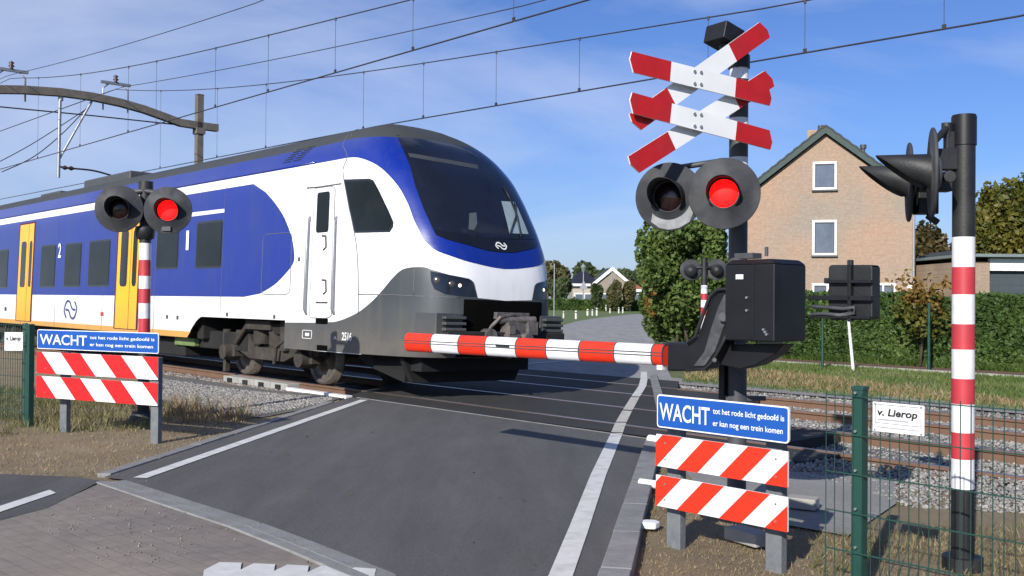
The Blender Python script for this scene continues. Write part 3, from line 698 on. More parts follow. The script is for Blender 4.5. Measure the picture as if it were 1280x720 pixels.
def bogie(xc):
    b = MB()
    for sy in (-1, 1):
        y = sy * 1.0
        b.prism([(-1.75, .62), (-1.5, .78), (-.7, .82), (-.45, .56), (.45, .56), (.7, .82), (1.5, .78), (1.75, .62), (1.7, .48), (1.05, .48), (.6, .34), (-.6, .34), (-1.05, .48), (-1.7, .48)], L((xc, y, 0)), ax3[0], ax3[2], ax3[1], -.09, .09)
        for wx in (-1.35, 1.35):
            b.cyl(L((xc + wx, y - sy * .05, .43)), L((xc + wx, y + sy * .24, .43)), .17, .14); b.box(L((xc + wx, y + sy * .02, .46)), (.46, .2, .22), ax=ax3)
            for s in (-.26, .26): b.cyl(L((xc + wx + s, y + sy * .02, .52)), L((xc + wx + s, y + sy * .02, .84)), .085)
        for s in (-.28, .28): b.cyl(L((xc + s, y, .62)), L((xc + s, y, 1.0)), .17, n=20)
        b.tube([L((xc - 1.0, y + sy * .15, .60)), L((xc - .5, y + sy * .17, .98)), L((xc + .3, y + sy * .16, .92))], .05)
        b.tube([L((xc + 1.0, y + sy * .14, .84)), L((xc + .55, y + sy * .2, .6)), L((xc + .5, y + sy * .2, .3))], .035)
        b.box(L((xc + .72, y + sy * .12, .78)), (.2, .12, .5), ax=ax3); b.box(L((xc - 1.55, y + sy * .05, .30)), (.1, .1, .5), ax=ax3)
        b.box(L((xc - .1, y + sy * .18, .95)), (.9, .08, .16), ax=ax3)
    b.box(L((xc, 0, .62)), (.7, 1.9, .25), ax=ax3)
    bo = link('bogie', b, M['t_bogie'], train, bevel=.02)
    for wx in (-1.35, 1.35):
        for sy in (-1, 1):
            wb = MB(); c = L((xc + wx, sy * .75, .435)); a = ax3[1] * sy
            wb.lathe([(.001, .0), (.12, .03), (.12, .0), (.36, -.02), (.365, .02), (.435, .02), (.44, -.09), (.465, -.10), (.465, -.13), (.001, -.13)], c, a, 36)
            link('wheel', wb, M['t_steel'], bo)
    for wx in (-1.35, 1.35): ab = MB(); ab.cyl(L((xc + wx, -.8, .435)), L((xc + wx, .8, .435)), .09); link('axle', ab, M['t_steel'], bo)
bogie(-5.05); bogie(-20.4)
# ---- next car, only its front end shows at the picture's edge
c2 = MB(); NQ = [-20.9, -24, -30, -36]
vs = []
for q in NQ:
    for t in tz: vs.append(TM @ (S(q, .69 + (ZT - .69) * t)))
n1 = len(NQ)
for q in reversed(NQ):
    for t in tz: p = S(q, .69 + (ZT - .69) * t); vs.append(TM @ V((p.x, -p.y, p.z)))
fs = [(i * (NZ + 1) + j, (i + 1) * (NZ + 1) + j, (i + 1) * (NZ + 1) + j + 1, i * (NZ + 1) + j + 1) for i in list(range(n1 - 1)) + list(range(n1, 2 * n1 - 1)) for j in range(NZ)]
c2.add(vs, fs, 0, True)
for i_ in range(len(fs)):
    if .69 + (ZT - .69) * tz[i_ % NZ] > 3.96: c2.m[i_] = 1
m_ = n1 * (NZ + 1); c2.add([vs[j] for j in range(NZ + 1)] + [vs[m_ + (n1 - 1) * (NZ + 1) + j] for j in range(NZ, -1, -1)], [tuple(range(2 * NZ + 2))], 4)
patch_geo(c2, [(-36, zD0), (-20.9, zD0), (-20.9, zD), (-36, zD)], .004, 2); patch_geo(c2, [(-36, zs1), (-20.9, zs1), (-20.9, ZR), (-36, ZR)], .004, 2)
patch_geo(c2, [(-36, ZR), (-20.9, ZR), (-20.9, ZT - .02), (-36, ZT - .02)], .003, 1); patch_geo(c2, [(-36, .692), (-20.9, .692), (-20.9, zy1), (-36, zy1)], .004, 3)
link('second_car_body', c2, [M['t_white'], M['t_roof'], M['t_blue'], M['t_gold'], M['t_grey']], train, fixn=False)
gw = MB()
for k in range(7): x = -22.62 - k * .125; gw.box(L((x, 0, 2.35)), (.07, 2.3, 3.3), ax=ax3)
gw.box(L((-23, 0, 2.35)), (.9, 2.2, 3.2), ax=ax3); link('gangway_bellows', gw, M['rubber'], train)
# ================================================================== GROUND AND ROADS
def sheet(name, pts, z, material, kind='structure', label=None, thick=0):
    mb = MB(); P = [(p[0], p[1], z) for p in pts]
    tris = tessellate_polygon([[V(p) for p in P]])
    if thick:
        n = len(P); Q = [(p[0], p[1], z - thick) for p in P]; mb.add(P + Q, [tuple(t) for t in tris] + [(i, (i + 1) % n, (i + 1) % n + n, i + n) for i in range(n)])
    else: mb.add(P, [tuple(t) for t in tris])
    o = link(name, mb, material); return tagp(o, label, kind=kind)
def G(*pts): return [gp(x, y) for x, y in pts]
def band(name, pts, w, z, material, thick=0, side=0):
    """strip of width w along world points; side -1/0/1 = left, centred, right"""
    P = [V((p[0], p[1])) for p in pts]; n = len(P); A, B = [], []
    for i in range(n):
        d = (P[min(i + 1, n - 1)] - P[max(i - 1, 0)]).normalized(); nn = V((d.y, -d.x))
        a, b = {0: (-w / 2, w / 2), 1: (0, w), -1: (-w, 0)}[side]
        A.append(P[i] + nn * a); B.append(P[i] + nn * b)
    return A + B[::-1]
M['g_far'] = mat_ground('grass_field', [[(.045, .07, .018), (.07, .10, .025), (.10, .11, .04)], [(.05, .08, .02), (.12, .12, .05)]], [.6, 9], bump=.8)
M['g_dry'] = mat_ground('sandy_dry_grass', [[(.19, .145, .09), (.30, .24, .16), (.38, .32, .23)], [(.14, .12, .06), (.32, .25, .16), (.26, .21, .14)]], [1.3, 22], bump=1, bscale=55, dist=.03)
M['g_verge'] = mat_ground('verge_soil', [[(.07, .11, .03), (.14, .16, .06), (.24, .21, .12)], [(.07, .12, .03), (.17, .18, .08)]], [.7, 14], bump=1, bscale=40, dist=.03)
M['g_ballast'] = mat_ground('ballast_bed', [[(.10, .095, .09), (.22, .21, .20), (.32, .31, .29)], [(.07, .07, .07), (.27, .26, .25)]], [30, 75], bump=1, bscale=60, dist=.04)
M['g_path'] = mat_ground('grey_sand_path', [[(.20, .195, .185), (.27, .26, .25), (.32, .31, .29)], [(.19, .185, .18), (.32, .31, .30)]], [1.5, 40], bump=.5, bscale=80)
def asphalt(name, lo, hi, fine=260, stain=(.70, 1.18)):
    m = mat_ground(name, [[(lo * 1.03, lo, lo * .98), (hi * 1.03, hi, hi * .98)], [(lo * .9,) * 3, (hi * 1.1,) * 3]], [.9, 30], bump=.5, bscale=fine, rough=.85, dist=.004)
    nt = m.node_tree; b = nt.nodes['Principled BSDF']; src = b.inputs['Base Color'].links[0].from_socket
    tc = nt.nodes.new('ShaderNodeTexCoord'); v = nt.nodes.new('ShaderNodeTexVoronoi'); v.inputs['Scale'].default_value = fine * .8; nt.links.new(tc.outputs['Object'], v.inputs['Vector'])
    r = nt.nodes.new('ShaderNodeValToRGB'); r.color_ramp.elements[0].color = (.72,) * 3 + (1,); r.color_ramp.elements[1].color = (1.35,) * 3 + (1,); nt.links.new(v.outputs['Color'], r.inputs['Fac'])
    x = nt.nodes.new('ShaderNodeMixRGB'); x.blend_type = 'MULTIPLY'; x.inputs[0].default_value = 1; nt.links.new(src, x.inputs[1]); nt.links.new(r.outputs['Color'], x.inputs[2])
    n = nt.nodes.new('ShaderNodeTexNoise'); n.inputs['Scale'].default_value = 2.3; n.inputs['Detail'].default_value = 10; n.inputs['Roughness'].default_value = .7; mpp = nt.nodes.new('ShaderNodeMapping'); mpp.inputs['Rotation'].default_value = (0, 0, .14); mpp.inputs['Scale'].default_value = (1.0, .16, 1); nt.links.new(tc.outputs['Object'], mpp.inputs['Vector']); nt.links.new(mpp.outputs[0], n.inputs['Vector'])
    r2 = nt.nodes.new('ShaderNodeValToRGB'); e = r2.color_ramp.elements; e[0].position = .25; e[0].color = (stain[0],) * 3 + (1,); e[1].position = .72; e[1].color = (stain[1],) * 3 + (1,); nt.links.new(n.outputs['Fac'], r2.inputs['Fac'])
    y = nt.nodes.new('ShaderNodeMixRGB'); y.blend_type = 'MULTIPLY'; y.inputs[0].default_value = 1; nt.links.new(x.outputs[0], y.inputs[1]); nt.links.new(r2.outputs['Color'], y.inputs[2])
    nt.links.new(y.outputs[0], b.inputs['Base Color']); return m
M['asph'] = asphalt('road_asphalt', .090, .108)
M['asph_new'] = asphalt('crossing_panel_rubber', .034, .048, 120)
M['asph_old'] = asphalt('old_far_asphalt', .24, .31, 90)
M['asph_bike'] = asphalt('cycle_path_asphalt', .075, .10)
M['line'] = mat('road_line_paint', (.62, .62, .60), .7, var=.1, scale=10, bump=.3, bscale=200, dirt=((.28, .27, .26), .5, 6))
M['line_old'] = mat('worn_crossing_paint', (.50, .48, .42), .8, var=.15, scale=10, dirt=((.2, .2, .2), .5, 8))
M['pavers'] = mat_brick('grey_brown_pavers', (.235, .21, .185), (.25, .225, .20), (.222, .197, .173), 1.0, bw=.21, bh=.105, msize=.008, rot=(0, 0, .75), big=.7, bump=.6)
M['redpath'] = mat_ground('red_brick_path', [[(.14, .07, .05), (.22, .13, .10)], [(.12, .07, .055), (.20, .13, .11)]], [1, 20], bump=.4)

R_ = 1500
def sheet_hole(name, outer, inner, z, material):
    me = MB(); A = [V((p[0], p[1], z)) for p in outer]; B = [V((p[0], p[1], z)) for p in inner]
    me.add(A + B, [tuple(t) for t in tessellate_polygon([A, B])]); return tagp(link(name, me, material), kind='structure')
sheet_hole('ground', [(-R_, -R_), (R_, -R_), (R_, R_), (-R_, R_)], [W(-44, 8.1), W(69, 8.1), W(69, 14.32), W(-44, 14.32)], -.03, M['g_far'])
# verges
sheet('verge', [W(-40, 14.3), W(45, 14.3), W(45, 21.3), W(-40, 21.3)], -.022, M['g_verge'])
sheet('verge', [(-30, 3), (6, 3), (12, 4), W(-20, 8.1), W(45, 8.1), (-45, 14)], -.024, M['g_dry'])
# ballast beds
sheet('ballast_bed', G((196, 466), (250, 474), (330, 486), (432, 494), (400, 506), (330, 520), (300, 520), (196, 500)), -.012, M['g_ballast'])
sheet('ballast_bed', [W(1.6, 7.3), W(-40, 6.2), W(-40, 8.4), W(1.6, 8.4)], -.012, M['g_ballast'])
sheet('path', G((988, 588), (1120, 598), (1120, 628), (1060, 668), (900, 640), (850, 580)), -.008, M['g_path'])
# road: asphalt up to the crossing, panels across the rails, old asphalt beyond
LA, LB = gp(175, 598), gp(470, 495)        # left line
RW = [gp(*p) for p in ((701, 720), (724, 660), (748, 594), (771, 542), (776, 529), (784, 514), (794, 497), (803, 483), (805, 474), (805, 465))]
ld = (LB - LA).normalized(); lperp = V((ld.y, -ld.x, 0))
LE0 = LA - lperp * .30; 
def Lx(s, off=0): p = LA + ld * s - lperp * off; return p
RE = [gp(750, 720), gp(785, 620), gp(808, 552), gp(822, 512), gp(820, 492), gp(812, 470)]
rd = (RE[1] - RE[0]).normalized()
def tD(p): return V((p[0] * -ST + p[1] * CT, p[0] * CT + p[1] * ST))
def tt(p): return tD(p)[0]
def onD(p, d, D):    # where the line from p along d meets rail distance D
    s = (D - tD(p)[1]) / (d.x * CT + d.y * ST); return p + d * s

a0 = Lx(0, .32); rnear = RE[0] - rd * 5.5
near_edge = [V((-3.4, 8.05, 0)), gp(300, 640), gp(500, 722), V((.2, 2.2, 0)), V((.6, -6, 0))]
sheet('road', [onD(Lx(0, .32), ld, 8.3), Lx(0, .32), gp(157, 600), gp(242, 627), gp(332, 655), gp(410, 684), gp(496, 718), V((-.3, 2.6, 0)), V((-.5, -6, 0)), V((3.0, -6, 0)), RE[0] - rd * 5, RE[0], RE[2], onD(RE[2], rd, 8.3)], 0.0, M['asph'])
far_l, far_r = onD(Lx(0, .32), ld, 14.4), onD(RE[2], rd, 14.4)
sheet('road', [onD(Lx(0, .4), ld, 8.3), onD(RE[2], rd, 8.3) + V((.2, 0, 0)), onD(RE[2], rd, 11.2) + V((.2, 0, 0)), far_r + V((.2, 0, 0)), far_l + V((-.1, 0, 0))], .002, M['asph_new'])
fr = [far_r + V((.1, 0, 0)), V((6.8, 50, 0)), V((9, 62, 0)), V((13, 76, 0)), V((20, 92, 0)), V((33, 118, 0)), V((80, 175, 0))]
fl = [far_l + V((-.1, 0, 0)), V((-.6, 30, 0)), gp(702, 407), gp(722, 401.3), gp(749, 397), gp(791, 392.8), V((25, 122, 0)), V((70, 182, 0))]
sheet('road', fl + fr[::-1], -.004, M['asph_old'])
BP = [(7.95, -.02), (8.25, -.05), (8.6, -.115), (9.7, -.125), (10.7, -.12), (11.2, -.13), (11.8, -.12), (13.6, -.12), (13.95, -.10), (14.4, -.017)]
def bed(side):
    mb = MB(); vs = []; n = 60
    for k in range(n + 1):
        for D, z in BP:
            e = tt(onD(Lx(0, .40), ld, D)) if side > 0 else tt(onD(RE[2], rd, D)) - .22
            f = (k / n) ** 2; t = e + side * (f * 62); j = 0 if D in (7.95, 14.4) else .012 * math.sin(t * 3.1 + D * 5) + .008 * math.sin(t * 9.7 + D * 3)
            vs.append(W(t, D, z + j))
    m = len(BP); mb.add(vs, [(i * m + j, (i + 1) * m + j, (i + 1) * m + j + 1, i * m + j + 1) for i in range(n) for j in range(m - 1)], 0, True)
    return tagp(link('ballast_bed', mb, M['g_ballast']), kind='structure')
bed(1); bed(-1)
mbw = MB()
for side, o_, d_, k in ((1, Lx(0, .40), ld, 0), (-1, RE[2], rd, .2)):
    P = [onD(o_, d_, D) + V((k, 0, 0)) for D in (8.0, 14.4)]
    mbw.add([P[0] + V((0, 0, -.002)), P[1] + V((0, 0, -.002)), P[1] - UP * .25, P[0] - UP * .25], [(0, 1, 2, 3)])
tagp(link('road_edge', mbw, M['concrete']), kind='structure')
sheet('path', [W(tt(onD(RE[2], rd, 14.2)), 14.2), W(-6, 14.3), W(-6, 14.7), W(tt(onD(RE[2], rd, 15.3)), 15.3)], -.014, M['g_path'])
def slab(Da, Db_, reach):
    ta_, tb_ = tt(onD(RE[2], rd, Da)), tt(onD(RE[2], rd, Db_)); mb = MB(); te = min(ta_, tb_) - reach
    P = [W(ta_ - .05, Da, 0), W(te, Da, 0), W(te, Db_, 0), W(tb_ - .05, Db_, 0)]; mb.add([p + UP * .0 for p in P] + [p - UP * .13 for p in P], [(0, 1, 2, 3), (0, 4, 5, 1), (1, 5, 6, 2), (2, 6, 7, 3)]); return tagp(link('crossing_panel', mb, M['asph_new']), kind='structure')
slab(8.30, 8.92, 1.9); slab(9.10, 10.34, 1.7); slab(10.54, 11.0, 1.4); slab(11.4, 11.92, 1.1); slab(12.1, 13.2, 1.0)
# white lines
sheet('road_marking', band('', [Lx(0), onD(Lx(0), ld, 8.2)], .12, 0, None), .006, M['line'])
sheet('road_marking', band('', [RW[0] - rd * 4] + RW[:4], .13, 0, None), .006, M['line'])
for a, b in ((3, 4), (4, 5), (5, 6), (6, 9)):
    pts = [RW[i] for i in range(a, b + 1)]; pts[0] = pts[0].lerp(pts[1], .06)
    sheet('road_marking', band('', pts, .13, 0, None), .0075, M['line_old'] if a != 6 else M['line'])
sheet('road_marking', band('', [gp(640, 456), gp(712, 451)], .16, 0, None), .006, M['line'])
sheet('road_marking', band('', [gp(600, 452), gp(640, 456.5)], .3, 0, None), .006, M['line'])
# kerbs: separate concrete blocks laid end to end
def kerb(pts, w, h, bl, side, material=None, z0=-.05):
    P = [V((p[0], p[1], 0)) for p in pts]; mb = MB(); i = 0
    for a, b in zip(P[:-1], P[1:]):
        Lg = (b - a).length; n = max(1, round(Lg / bl)); d = (b - a).normalized(); nn = V((d.y, -d.x, 0)) * side
        for k in range(n):
            j = random.uniform(-.003, .003)
            c = a + d * (Lg * (k + .5) / n) + nn * (w / 2 + j) + V((0, 0, (z0 + h) / 2)); mb.box(c, (Lg / n - .008, w, h - z0 + j), ax=(d, nn, UP))
    o = link('kerb', mb, material or M['kerb'], bevel=.008); return tagp(o, kind='structure')
kerb([Lx(.1, .32), onD(Lx(0, .32), ld, 7.7)], .12, .012, .8, -1)
kerb([gp(157, 600), gp(242, 627), gp(332, 655), gp(410, 684), gp(496, 718), V((-.3, 2.6, 0))], .13, .004, .9, 1)
kerb([V(p) + V((-.135, -.05, 0)) for p in (gp(157, 600), gp(242, 627), gp(332, 655), gp(410, 684), gp(496, 718), V((-.3, 2.6, 0)))], .09, .008, .9, 1)
kerb([RE[0] - rd * 5, RE[0], RE[2]], .17, .05, .9, 1)
kerb([gp(822, 516), gp(812, 470)], .14, .03, .9, 1)
# lower left corner: pavers, cycle path, shark-teeth
pav = [gp(157, 602), gp(242, 629), gp(332, 657), gp(410, 686), gp(496, 720), V((-.35, 2.6, 0)), V((-.6, -6, 0)), V((-14, -6, 0)), V((-14, 3.5, 0)), gp(0, 648), gp(60, 633), gp(128, 602)]
sheet('pavement', pav, -.004, M['pavers'])
sheet('cycle_path', [gp(126, 601), gp(60, 634), gp(0, 650), V((-14, 3.8, 0)), V((-16, 10, 0)), gp(0, 592), gp(100, 596)], -.002, M['asph_bike'])
sheet('road_marking', [gp(-25, 641), gp(62, 612.5), gp(70, 616.5), gp(-25, 649)], .003, M['line'])
for k in range(5):
    a = gp(258 + 43 * k, 706 + 2 * k); b = gp(258 + 43 * k + 44, 706 + 2 * k + 3)
    pts = [gp(255 + 42 * k, 713 + 1.6 * k), gp(275 + 42 * k, 703 + 1.8 * k), gp(302 + 42 * k, 704 + 2 * k), gp(296 + 42 * k, 740), gp(250 + 42 * k, 745)]
    sheet('road_marking', pts, .003 + .0006 * k, M['line'])
# brick path and field edge behind the tracks
sheet('path', [W(tt(onD(RE[2], rd, 21.3)), 21.3), W(-40, 21.3), W(-40, 22.6), W(tt(onD(RE[2], rd, 22.6)), 22.6)], -.016, M['redpath'])
sheet('path', [W(tt(onD(RE[2], rd, 22.5)), 22.5), W(14.8, 22.6), W(15.2, 27), W(22, 27)], -.012, M['g_path'])
kerb([W(tt(onD(RE[2], rd, 21.2)), 21.2), W(-10, 21.2)], .08, .02, 1.0, 1, M['concrete'])
# ---- railway tracks
M['railtop'] = mat('rail_head', (.32, .27, .24), .35, metal=.7, var=.2, scale=12)
def rail_mb(D, t0, t1):
    mb = MB(); prof = [(-.075, -.15), (.075, -.15), (.075, -.135), (.012, -.12), (.012, -.045), (.036, -.03), (.036, 0), (-.036, 0), (-.036, -.03), (-.012, -.045), (-.012, -.12), (-.075, -.135)]
    n = len(prof); vs = [W(t, D + y, z) for t in (t0, t1) for y, z in prof]
    mb.add(vs, [(i, (i + 1) % n, (i + 1) % n + n, i + n) for i in range(n)] + [tuple(range(n)), tuple(range(2 * n - 1, n - 1, -1))]); 
    for f_, m_ in enumerate(mb.f):
        if set(m_) == {6, 7, 6 + n, 7 + n}: mb.m[f_] = 1
    return mb
def track(Dn, Df, z, label, ts):
    T = thing('railway_track', label, 'railway track', W(0, (Dn + Df) / 2, 0), group='tracks across the road')
    for D in (Dn, Df): 
        mb = rail_mb(D, -45, 70); mb.v = [(a, b, c + z) for a, b, c in mb.v]; link('rail', mb, [M['rust'], M['railtop']], T)
    s = MB(); c = W(0, (Dn + Df) / 2, z - .15 - .045); s.box((c.x, c.y, c.z), (2.5, .24, .16), ax=(NV, DV, UP)); s0 = None
    for t in ts:
        if s0 is None:
            s0 = link('sleeper', s, M['sleeper'], T, bevel=.01); base = s0; base.location = DV * t
        else:
            c_ = s0.copy(); COL.objects.link(c_); c_.parent = T; c_.location = DV * t
    return T
RAIL_Z = .125
ts_ = [1.3 - .6 * k for k in range(34)] + [13.3 + .6 * k for k in range(8)]
track(9.0, 10.435, .006, 'rusty railway track under the train, the nearer of the two', ts_)
track(12.0, 13.3, .006, 'rusty railway track beyond the train, the farther of the two', [t - 3.4 for t in ts_])
# ================================================================== LEVEL CROSSING EQUIPMENT
# ---- warning boards ("WACHT")
def wacht(label, TLb, TRb, BRb, BLb, stripes, posts, lean_left, group):
    """boards given by their corner points in the scene; ex along the board"""
    ex = (TRb - TLb); ex.z = 0; ex.normalize(); ey = UP; ez = ex.cross(ey).normalized()   # ez points to the viewer
    if ez.dot(CP - TLb) < 0: ez = -ez
    T = thing('warning_sign', label, 'warning sign', (posts[0] + posts[1]) / 2, math.atan2(ex.y, ex.x), group)
    wdt = (V((TRb.x, TRb.y, 0)) - V((TLb.x, TLb.y, 0))).length
    for p, h in zip(posts, (.86, .86)):
        mb = MB(); mb.box(V((p.x, p.y, (h - .25) / 2)) - ez * .055, (.105, .06, h + .25), ax=(ex, ez, UP)); link('post', mb, M['postgrey'], T, bevel=.006)
    # blue board
    zt, zb = (TLb.z + TRb.z) / 2, (BLb.z + BRb.z) / 2; o = V((TLb.x, TLb.y, zb)); h = zt - zb
    def rr(w, h, r, x0=0, y0=0): return [(x0 + cx + r * math.cos(math.radians(a)), y0 + cy + r * math.sin(math.radians(a))) for cx, cy, s in ((w - r, h - r, 0), (r, h - r, 90), (r, r, 180), (w - r, r, 270)) for a in range(s, s + 91, 30)]
    mb = MB(); mb.prism(rr(wdt, h, .02), o, ex, ey, ez, .0, .012); bb = link('text_board', mb, M['sign_white'], T)
    mb = MB(); b = .008; mb.prism(rr(wdt - 2 * b, h - 2 * b, .015, b, b), o, ex, ey, ez, .012, .0135); link('blue_face', mb, M['sign_blue'], bb)
    text('lettering', 'WACHT', o + ex * .025 * wdt + ey * h * .25 + ez * .015, ex, ey, h * .5, M['sign_white'], bb, width=wdt * .405, bold=.012)
    text('lettering', 'tot het rode licht gedoofd is', o + ex * .455 * wdt + ey * h * .60 + ez * .015, ex, ey, h * .155, M['sign_white'], bb, width=wdt * .515, bold=.012)
    text('lettering', 'er kan nog een trein komen', o + ex * .455 * wdt + ey * h * .25 + ez * .015, ex, ey, h * .155, M['sign_white'], bb, width=wdt * .505, bold=.012)
    mb = MB(); mb.box(o + ex * wdt / 2 + ey * h * .5 - ez * .02, (wdt * .9, .03, .03), ax=(ex, ez, UP)); link('bracket', mb, M['galv'], T)
    for (z0, z1) in stripes:
        hh = z1 - z0; o = V((TLb.x, TLb.y, z0)) + ex * (-.005)
        mb = MB(); mb.prism([(0, 0), (wdt, 0), (wdt, hh), (0, hh)], o, ex, ey, ez, 0, .014)
        bd = link('striped_board', mb, M['sign_white'], T, bevel=.003)
        st = MB(); slant = hh * 1.0; pw = wdt / 6.0
        k = -2
        for i in range(-2, 9):
            sg = 1 if lean_left else -1
            # red band: lower edge from x0 to x0+pw, upper edge shifted by the slant
            x0 = i * 2 * pw + (pw * .05 if lean_left else -pw * .95)
            quad = [(x0, 0), (x0 + pw, 0), (x0 + pw - sg * slant, hh), (x0 - sg * slant, hh)]
            # clip to board
            def clip(P, xe, keep_less):
                out = []
                for a, b in zip(P, P[1:] + P[:1]):
                    ina, inb = ((a[0] <= xe) == keep_less or a[0] == xe), ((b[0] <= xe) == keep_less or b[0] == xe)
                    if ina: out.append(a)
                    if ina != inb and a[0] != b[0]:
                        t = (xe - a[0]) / (b[0] - a[0]); out.append((xe, a[1] + (b[1] - a[1]) * t))
                return out
            Q = clip(clip(quad, wdt, True), 0, False) if True else quad
            if len(Q) >= 3: st.add([o + ex * p[0] + ey * p[1] + ez * .0152 for p in Q], [tuple(range(len(Q)))])
        for fx in (.08, .92):
            for fy in (.25, .75): nb = MB(); p_ = o + ex * wdt * fx + ey * hh * fy + ez * .0152; nb.cyl(p_, p_ + ez * .004, .006, n=8); link('bolt', nb, M['galv'], bd)
        link('red_stripes', st, M['orange_red'] if not lean_left else M['redwhite_red'], bd, fixn=False)
    return T
def onp(x, y, D): return tp(x, y, D)
wacht('blue WACHT sign over orange-red and white striped boards, right foreground beside the mesh fence',
      tp(823, 493, 4.78), tp(988, 508, 4.78), tp(988, 553, 4.78), tp(823, 535, 4.78),
      [(.483, .678), (.242, .431)], [V((tp(838, 684, 4.84).x, tp(838, 684, 4.84).y, 0)), V((tp(963, 719, 4.84).x, tp(963, 719, 4.84).y, 0))], False, 'warning signs at the crossing')
ZL, ZR2 = 11.0, 10.2
wacht('blue WACHT sign over red and white stripes on the left, in front of the train',
      at(48, 409, ZL), at(199.5, 419, ZR2), at(199.5, 444, ZR2), at(48, 434, ZL),
      [(.632, .866), (.368, .602)], [gp(76, 538), gp(190, 552)], True, 'warning signs at the crossing')

# ---- middle signal mast with crosses
ms = tp(921.5, 480, 5.95); ms.z = 0
T = thing('crossing_signal', 'tall signal mast with two red and white crosses behind the barrier machine, right lamp lit', 'signal', ms, group='flashing signals of the crossing')
mb = MB(); r = .066
bands = [(-.2, .30, 0), (.30, 1.9, 0)]
zt = lambda y: at(922, y, ms.y).z
edges = [(zt(345), 0), (zt(207), 2), (zt(180), 0), (zt(154), 2), (zt(128), 0), (zt(100), 2), (zt(82), 0), (zt(70), 0)]
z = -.2
for e, m_ in [(zt(207), 0), (zt(197), 2), (zt(163), 0), (zt(148), 2), (zt(100), 0), (zt(86), 2), (zt(66), 0)]:
    mb.cyl((ms.x, ms.y, z), (ms.x, ms.y, e), r, n=32, cap=(m_ == 0 and e > 3), mi={0: 0, 2: 2}[m_]); z = e
link('mast', mb, [M['darkgrey'], M['pole_red'], M['pole_white']], T)
mb = MB(); mb.cyl((ms.x, ms.y, zt(505)), (ms.x, ms.y, zt(495)), .078, n=24); mb.box((ms.x + .05, ms.y - .03, zt(497)), (.28, .05, .03)); link('collar', mb, M['darkgrey'], T); mb = MB(); mb.cyl((ms.x, ms.y, -.05), (ms.x, ms.y, .04), .14, n=24); link('base', mb, M['darkgrey'], T)
mb = MB(); mb.cyl((ms.x, ms.y, zt(86)), (ms.x, ms.y, zt(70)), .076, n=24); q = at(905, 46, ms.y - .05); mb.box(q, (.19, .2, .13), M=Matrix.Translation(q) @ Matrix.Rotation(.6, 4, 'Z') @ Matrix.Rotation(.25, 4, 'Y') @ Matrix.Translation(-q)); mb.cyl(q - V((-.03, 0, .12)), q, .05)
link('bell', mb, M['blackbox'], T, bevel=.01)
# crosses: two pairs of boards on a plane turned away from the road
cx = V((.88, .47, 0)).normalized(); cn = V((cx.y, -cx.x, 0))
cpl = ms + cn * .16
def cpx(x, y, off=0):
    rr = ray(x, y); s = (cpl + cn * off - CP).dot(cn) / rr.dot(cn); return CP + rr * s
def cross_board(L0, R0, wpx, off, name='cross_board'):
    """a board from pixel point L0 to R0 (centre line), pointed ends"""
    a, b = cpx(*L0, off), cpx(*R0, off); d = (b - a); Ln = d.length; d.normalize(); up = cn.cross(d); up = up if up.z > 0 else -up
    w = wpx; tip = .035
    mb = MB(); mb.prism([(0, w * .1), (tip, -w / 2), (Ln - tip * .3, -w / 2), (Ln, w * -.1), (Ln - tip, w / 2), (tip * .3, w / 2)], a, d, up, cn, 0, .012, 0)
    for lo, hi in ((0, .27), (.73, 1)):
        P = [(0, w * .1), (tip, -w / 2), (.27 * Ln, -w / 2), (.27 * Ln, w / 2), (tip * .3, w / 2)] if lo == 0 else [(.73 * Ln, -w / 2), (Ln - tip * .3, -w / 2), (Ln, -w * .1), (Ln - tip, w / 2), (.73 * Ln, w / 2)]
        mb.prism(P, a, d, up, cn, .0121, .0135, 1)
    bo = link(name, mb, [M['sign_white'], M['cross_red']], T)
    return bo
cross_board((788, 208), (963, 97), .132, -.02); cross_board((790, 155), (957, 36), .132, -.02)
bA = cross_board((786, 77), (963, 121), .132, .03); bB = cross_board((786, 128), (964, 176), .132, .03)
for bd, (x, y) in ((bA, (870.5, 97)), (bB, (870.5, 150))):
    for dx, dy in ((-4, -7), (4, -6), (-4, 8), (4, 9)): mb = MB(); p = cpx(x + dx, y + dy, .03); mb.cyl(p + cn * .012, p + cn * .02, .011, n=10); link('bolt', mb, M['galv'], bd)
mb = MB()
for x, y in ((870, 97), (870, 150)):
    p = cpx(x, y, 0); q = V((ms.x, ms.y, p.z)); mb.cyl(p + cn * .02, p - cn * .08, .025); mb.box((p + q) / 2 - cn * .06, ((p - q).length, .03, .03), ax=((q - p).normalized(), UP, (q - p).normalized().cross(UP)))
link('cross_bracket', mb, M['darkgrey'], T)
lc1, lc2 = at(905, 242, 6.70), at(836, 246, 6.86)
n1_ = V((-.30, -1.0, -.02)); warning_lamp(T, lc1, n1_, .240, True, .095, .17); warning_lamp(T, lc2, V((-.42, -1, -.03)), .235, False, .100, .23)
nw = V((-.42, -1, -.03)).normalized(); wx = UP.cross(nw).normalized(); wy = nw.cross(wx)
mb = MB(); PW = [(-.93, -.18), (-.78, -.02), (-.66, -.10), (-.50, -.38), (-.36, -.52), (-.1, -.60), (.16, -.52), (.30, -.30), (.42, -.12), (.55, -.24), (.48, -.5), (.52, -.72), (.28, -.90), (0, -.96), (-.3, -.92), (-.62, -.74), (-.72, -.5), (-.86, -.42)]
mb.add([lc2 + wx * (-a_ * .235) + wy * (b_ * .235) + nw * .0092 for a_, b_ in PW], [tuple(t) for t in tessellate_polygon([[V((a_, b_, 0)) for a_, b_ in PW]])])
link('bare_metal_patch', mb, mat('scuffed_grey', (.20, .205, .215), .6, var=.3, scale=14, dirt=((.36, .37, .38), .8, 9)), [c for c in T.children if c.name.startswith('backplate')][-1], fixn=True)
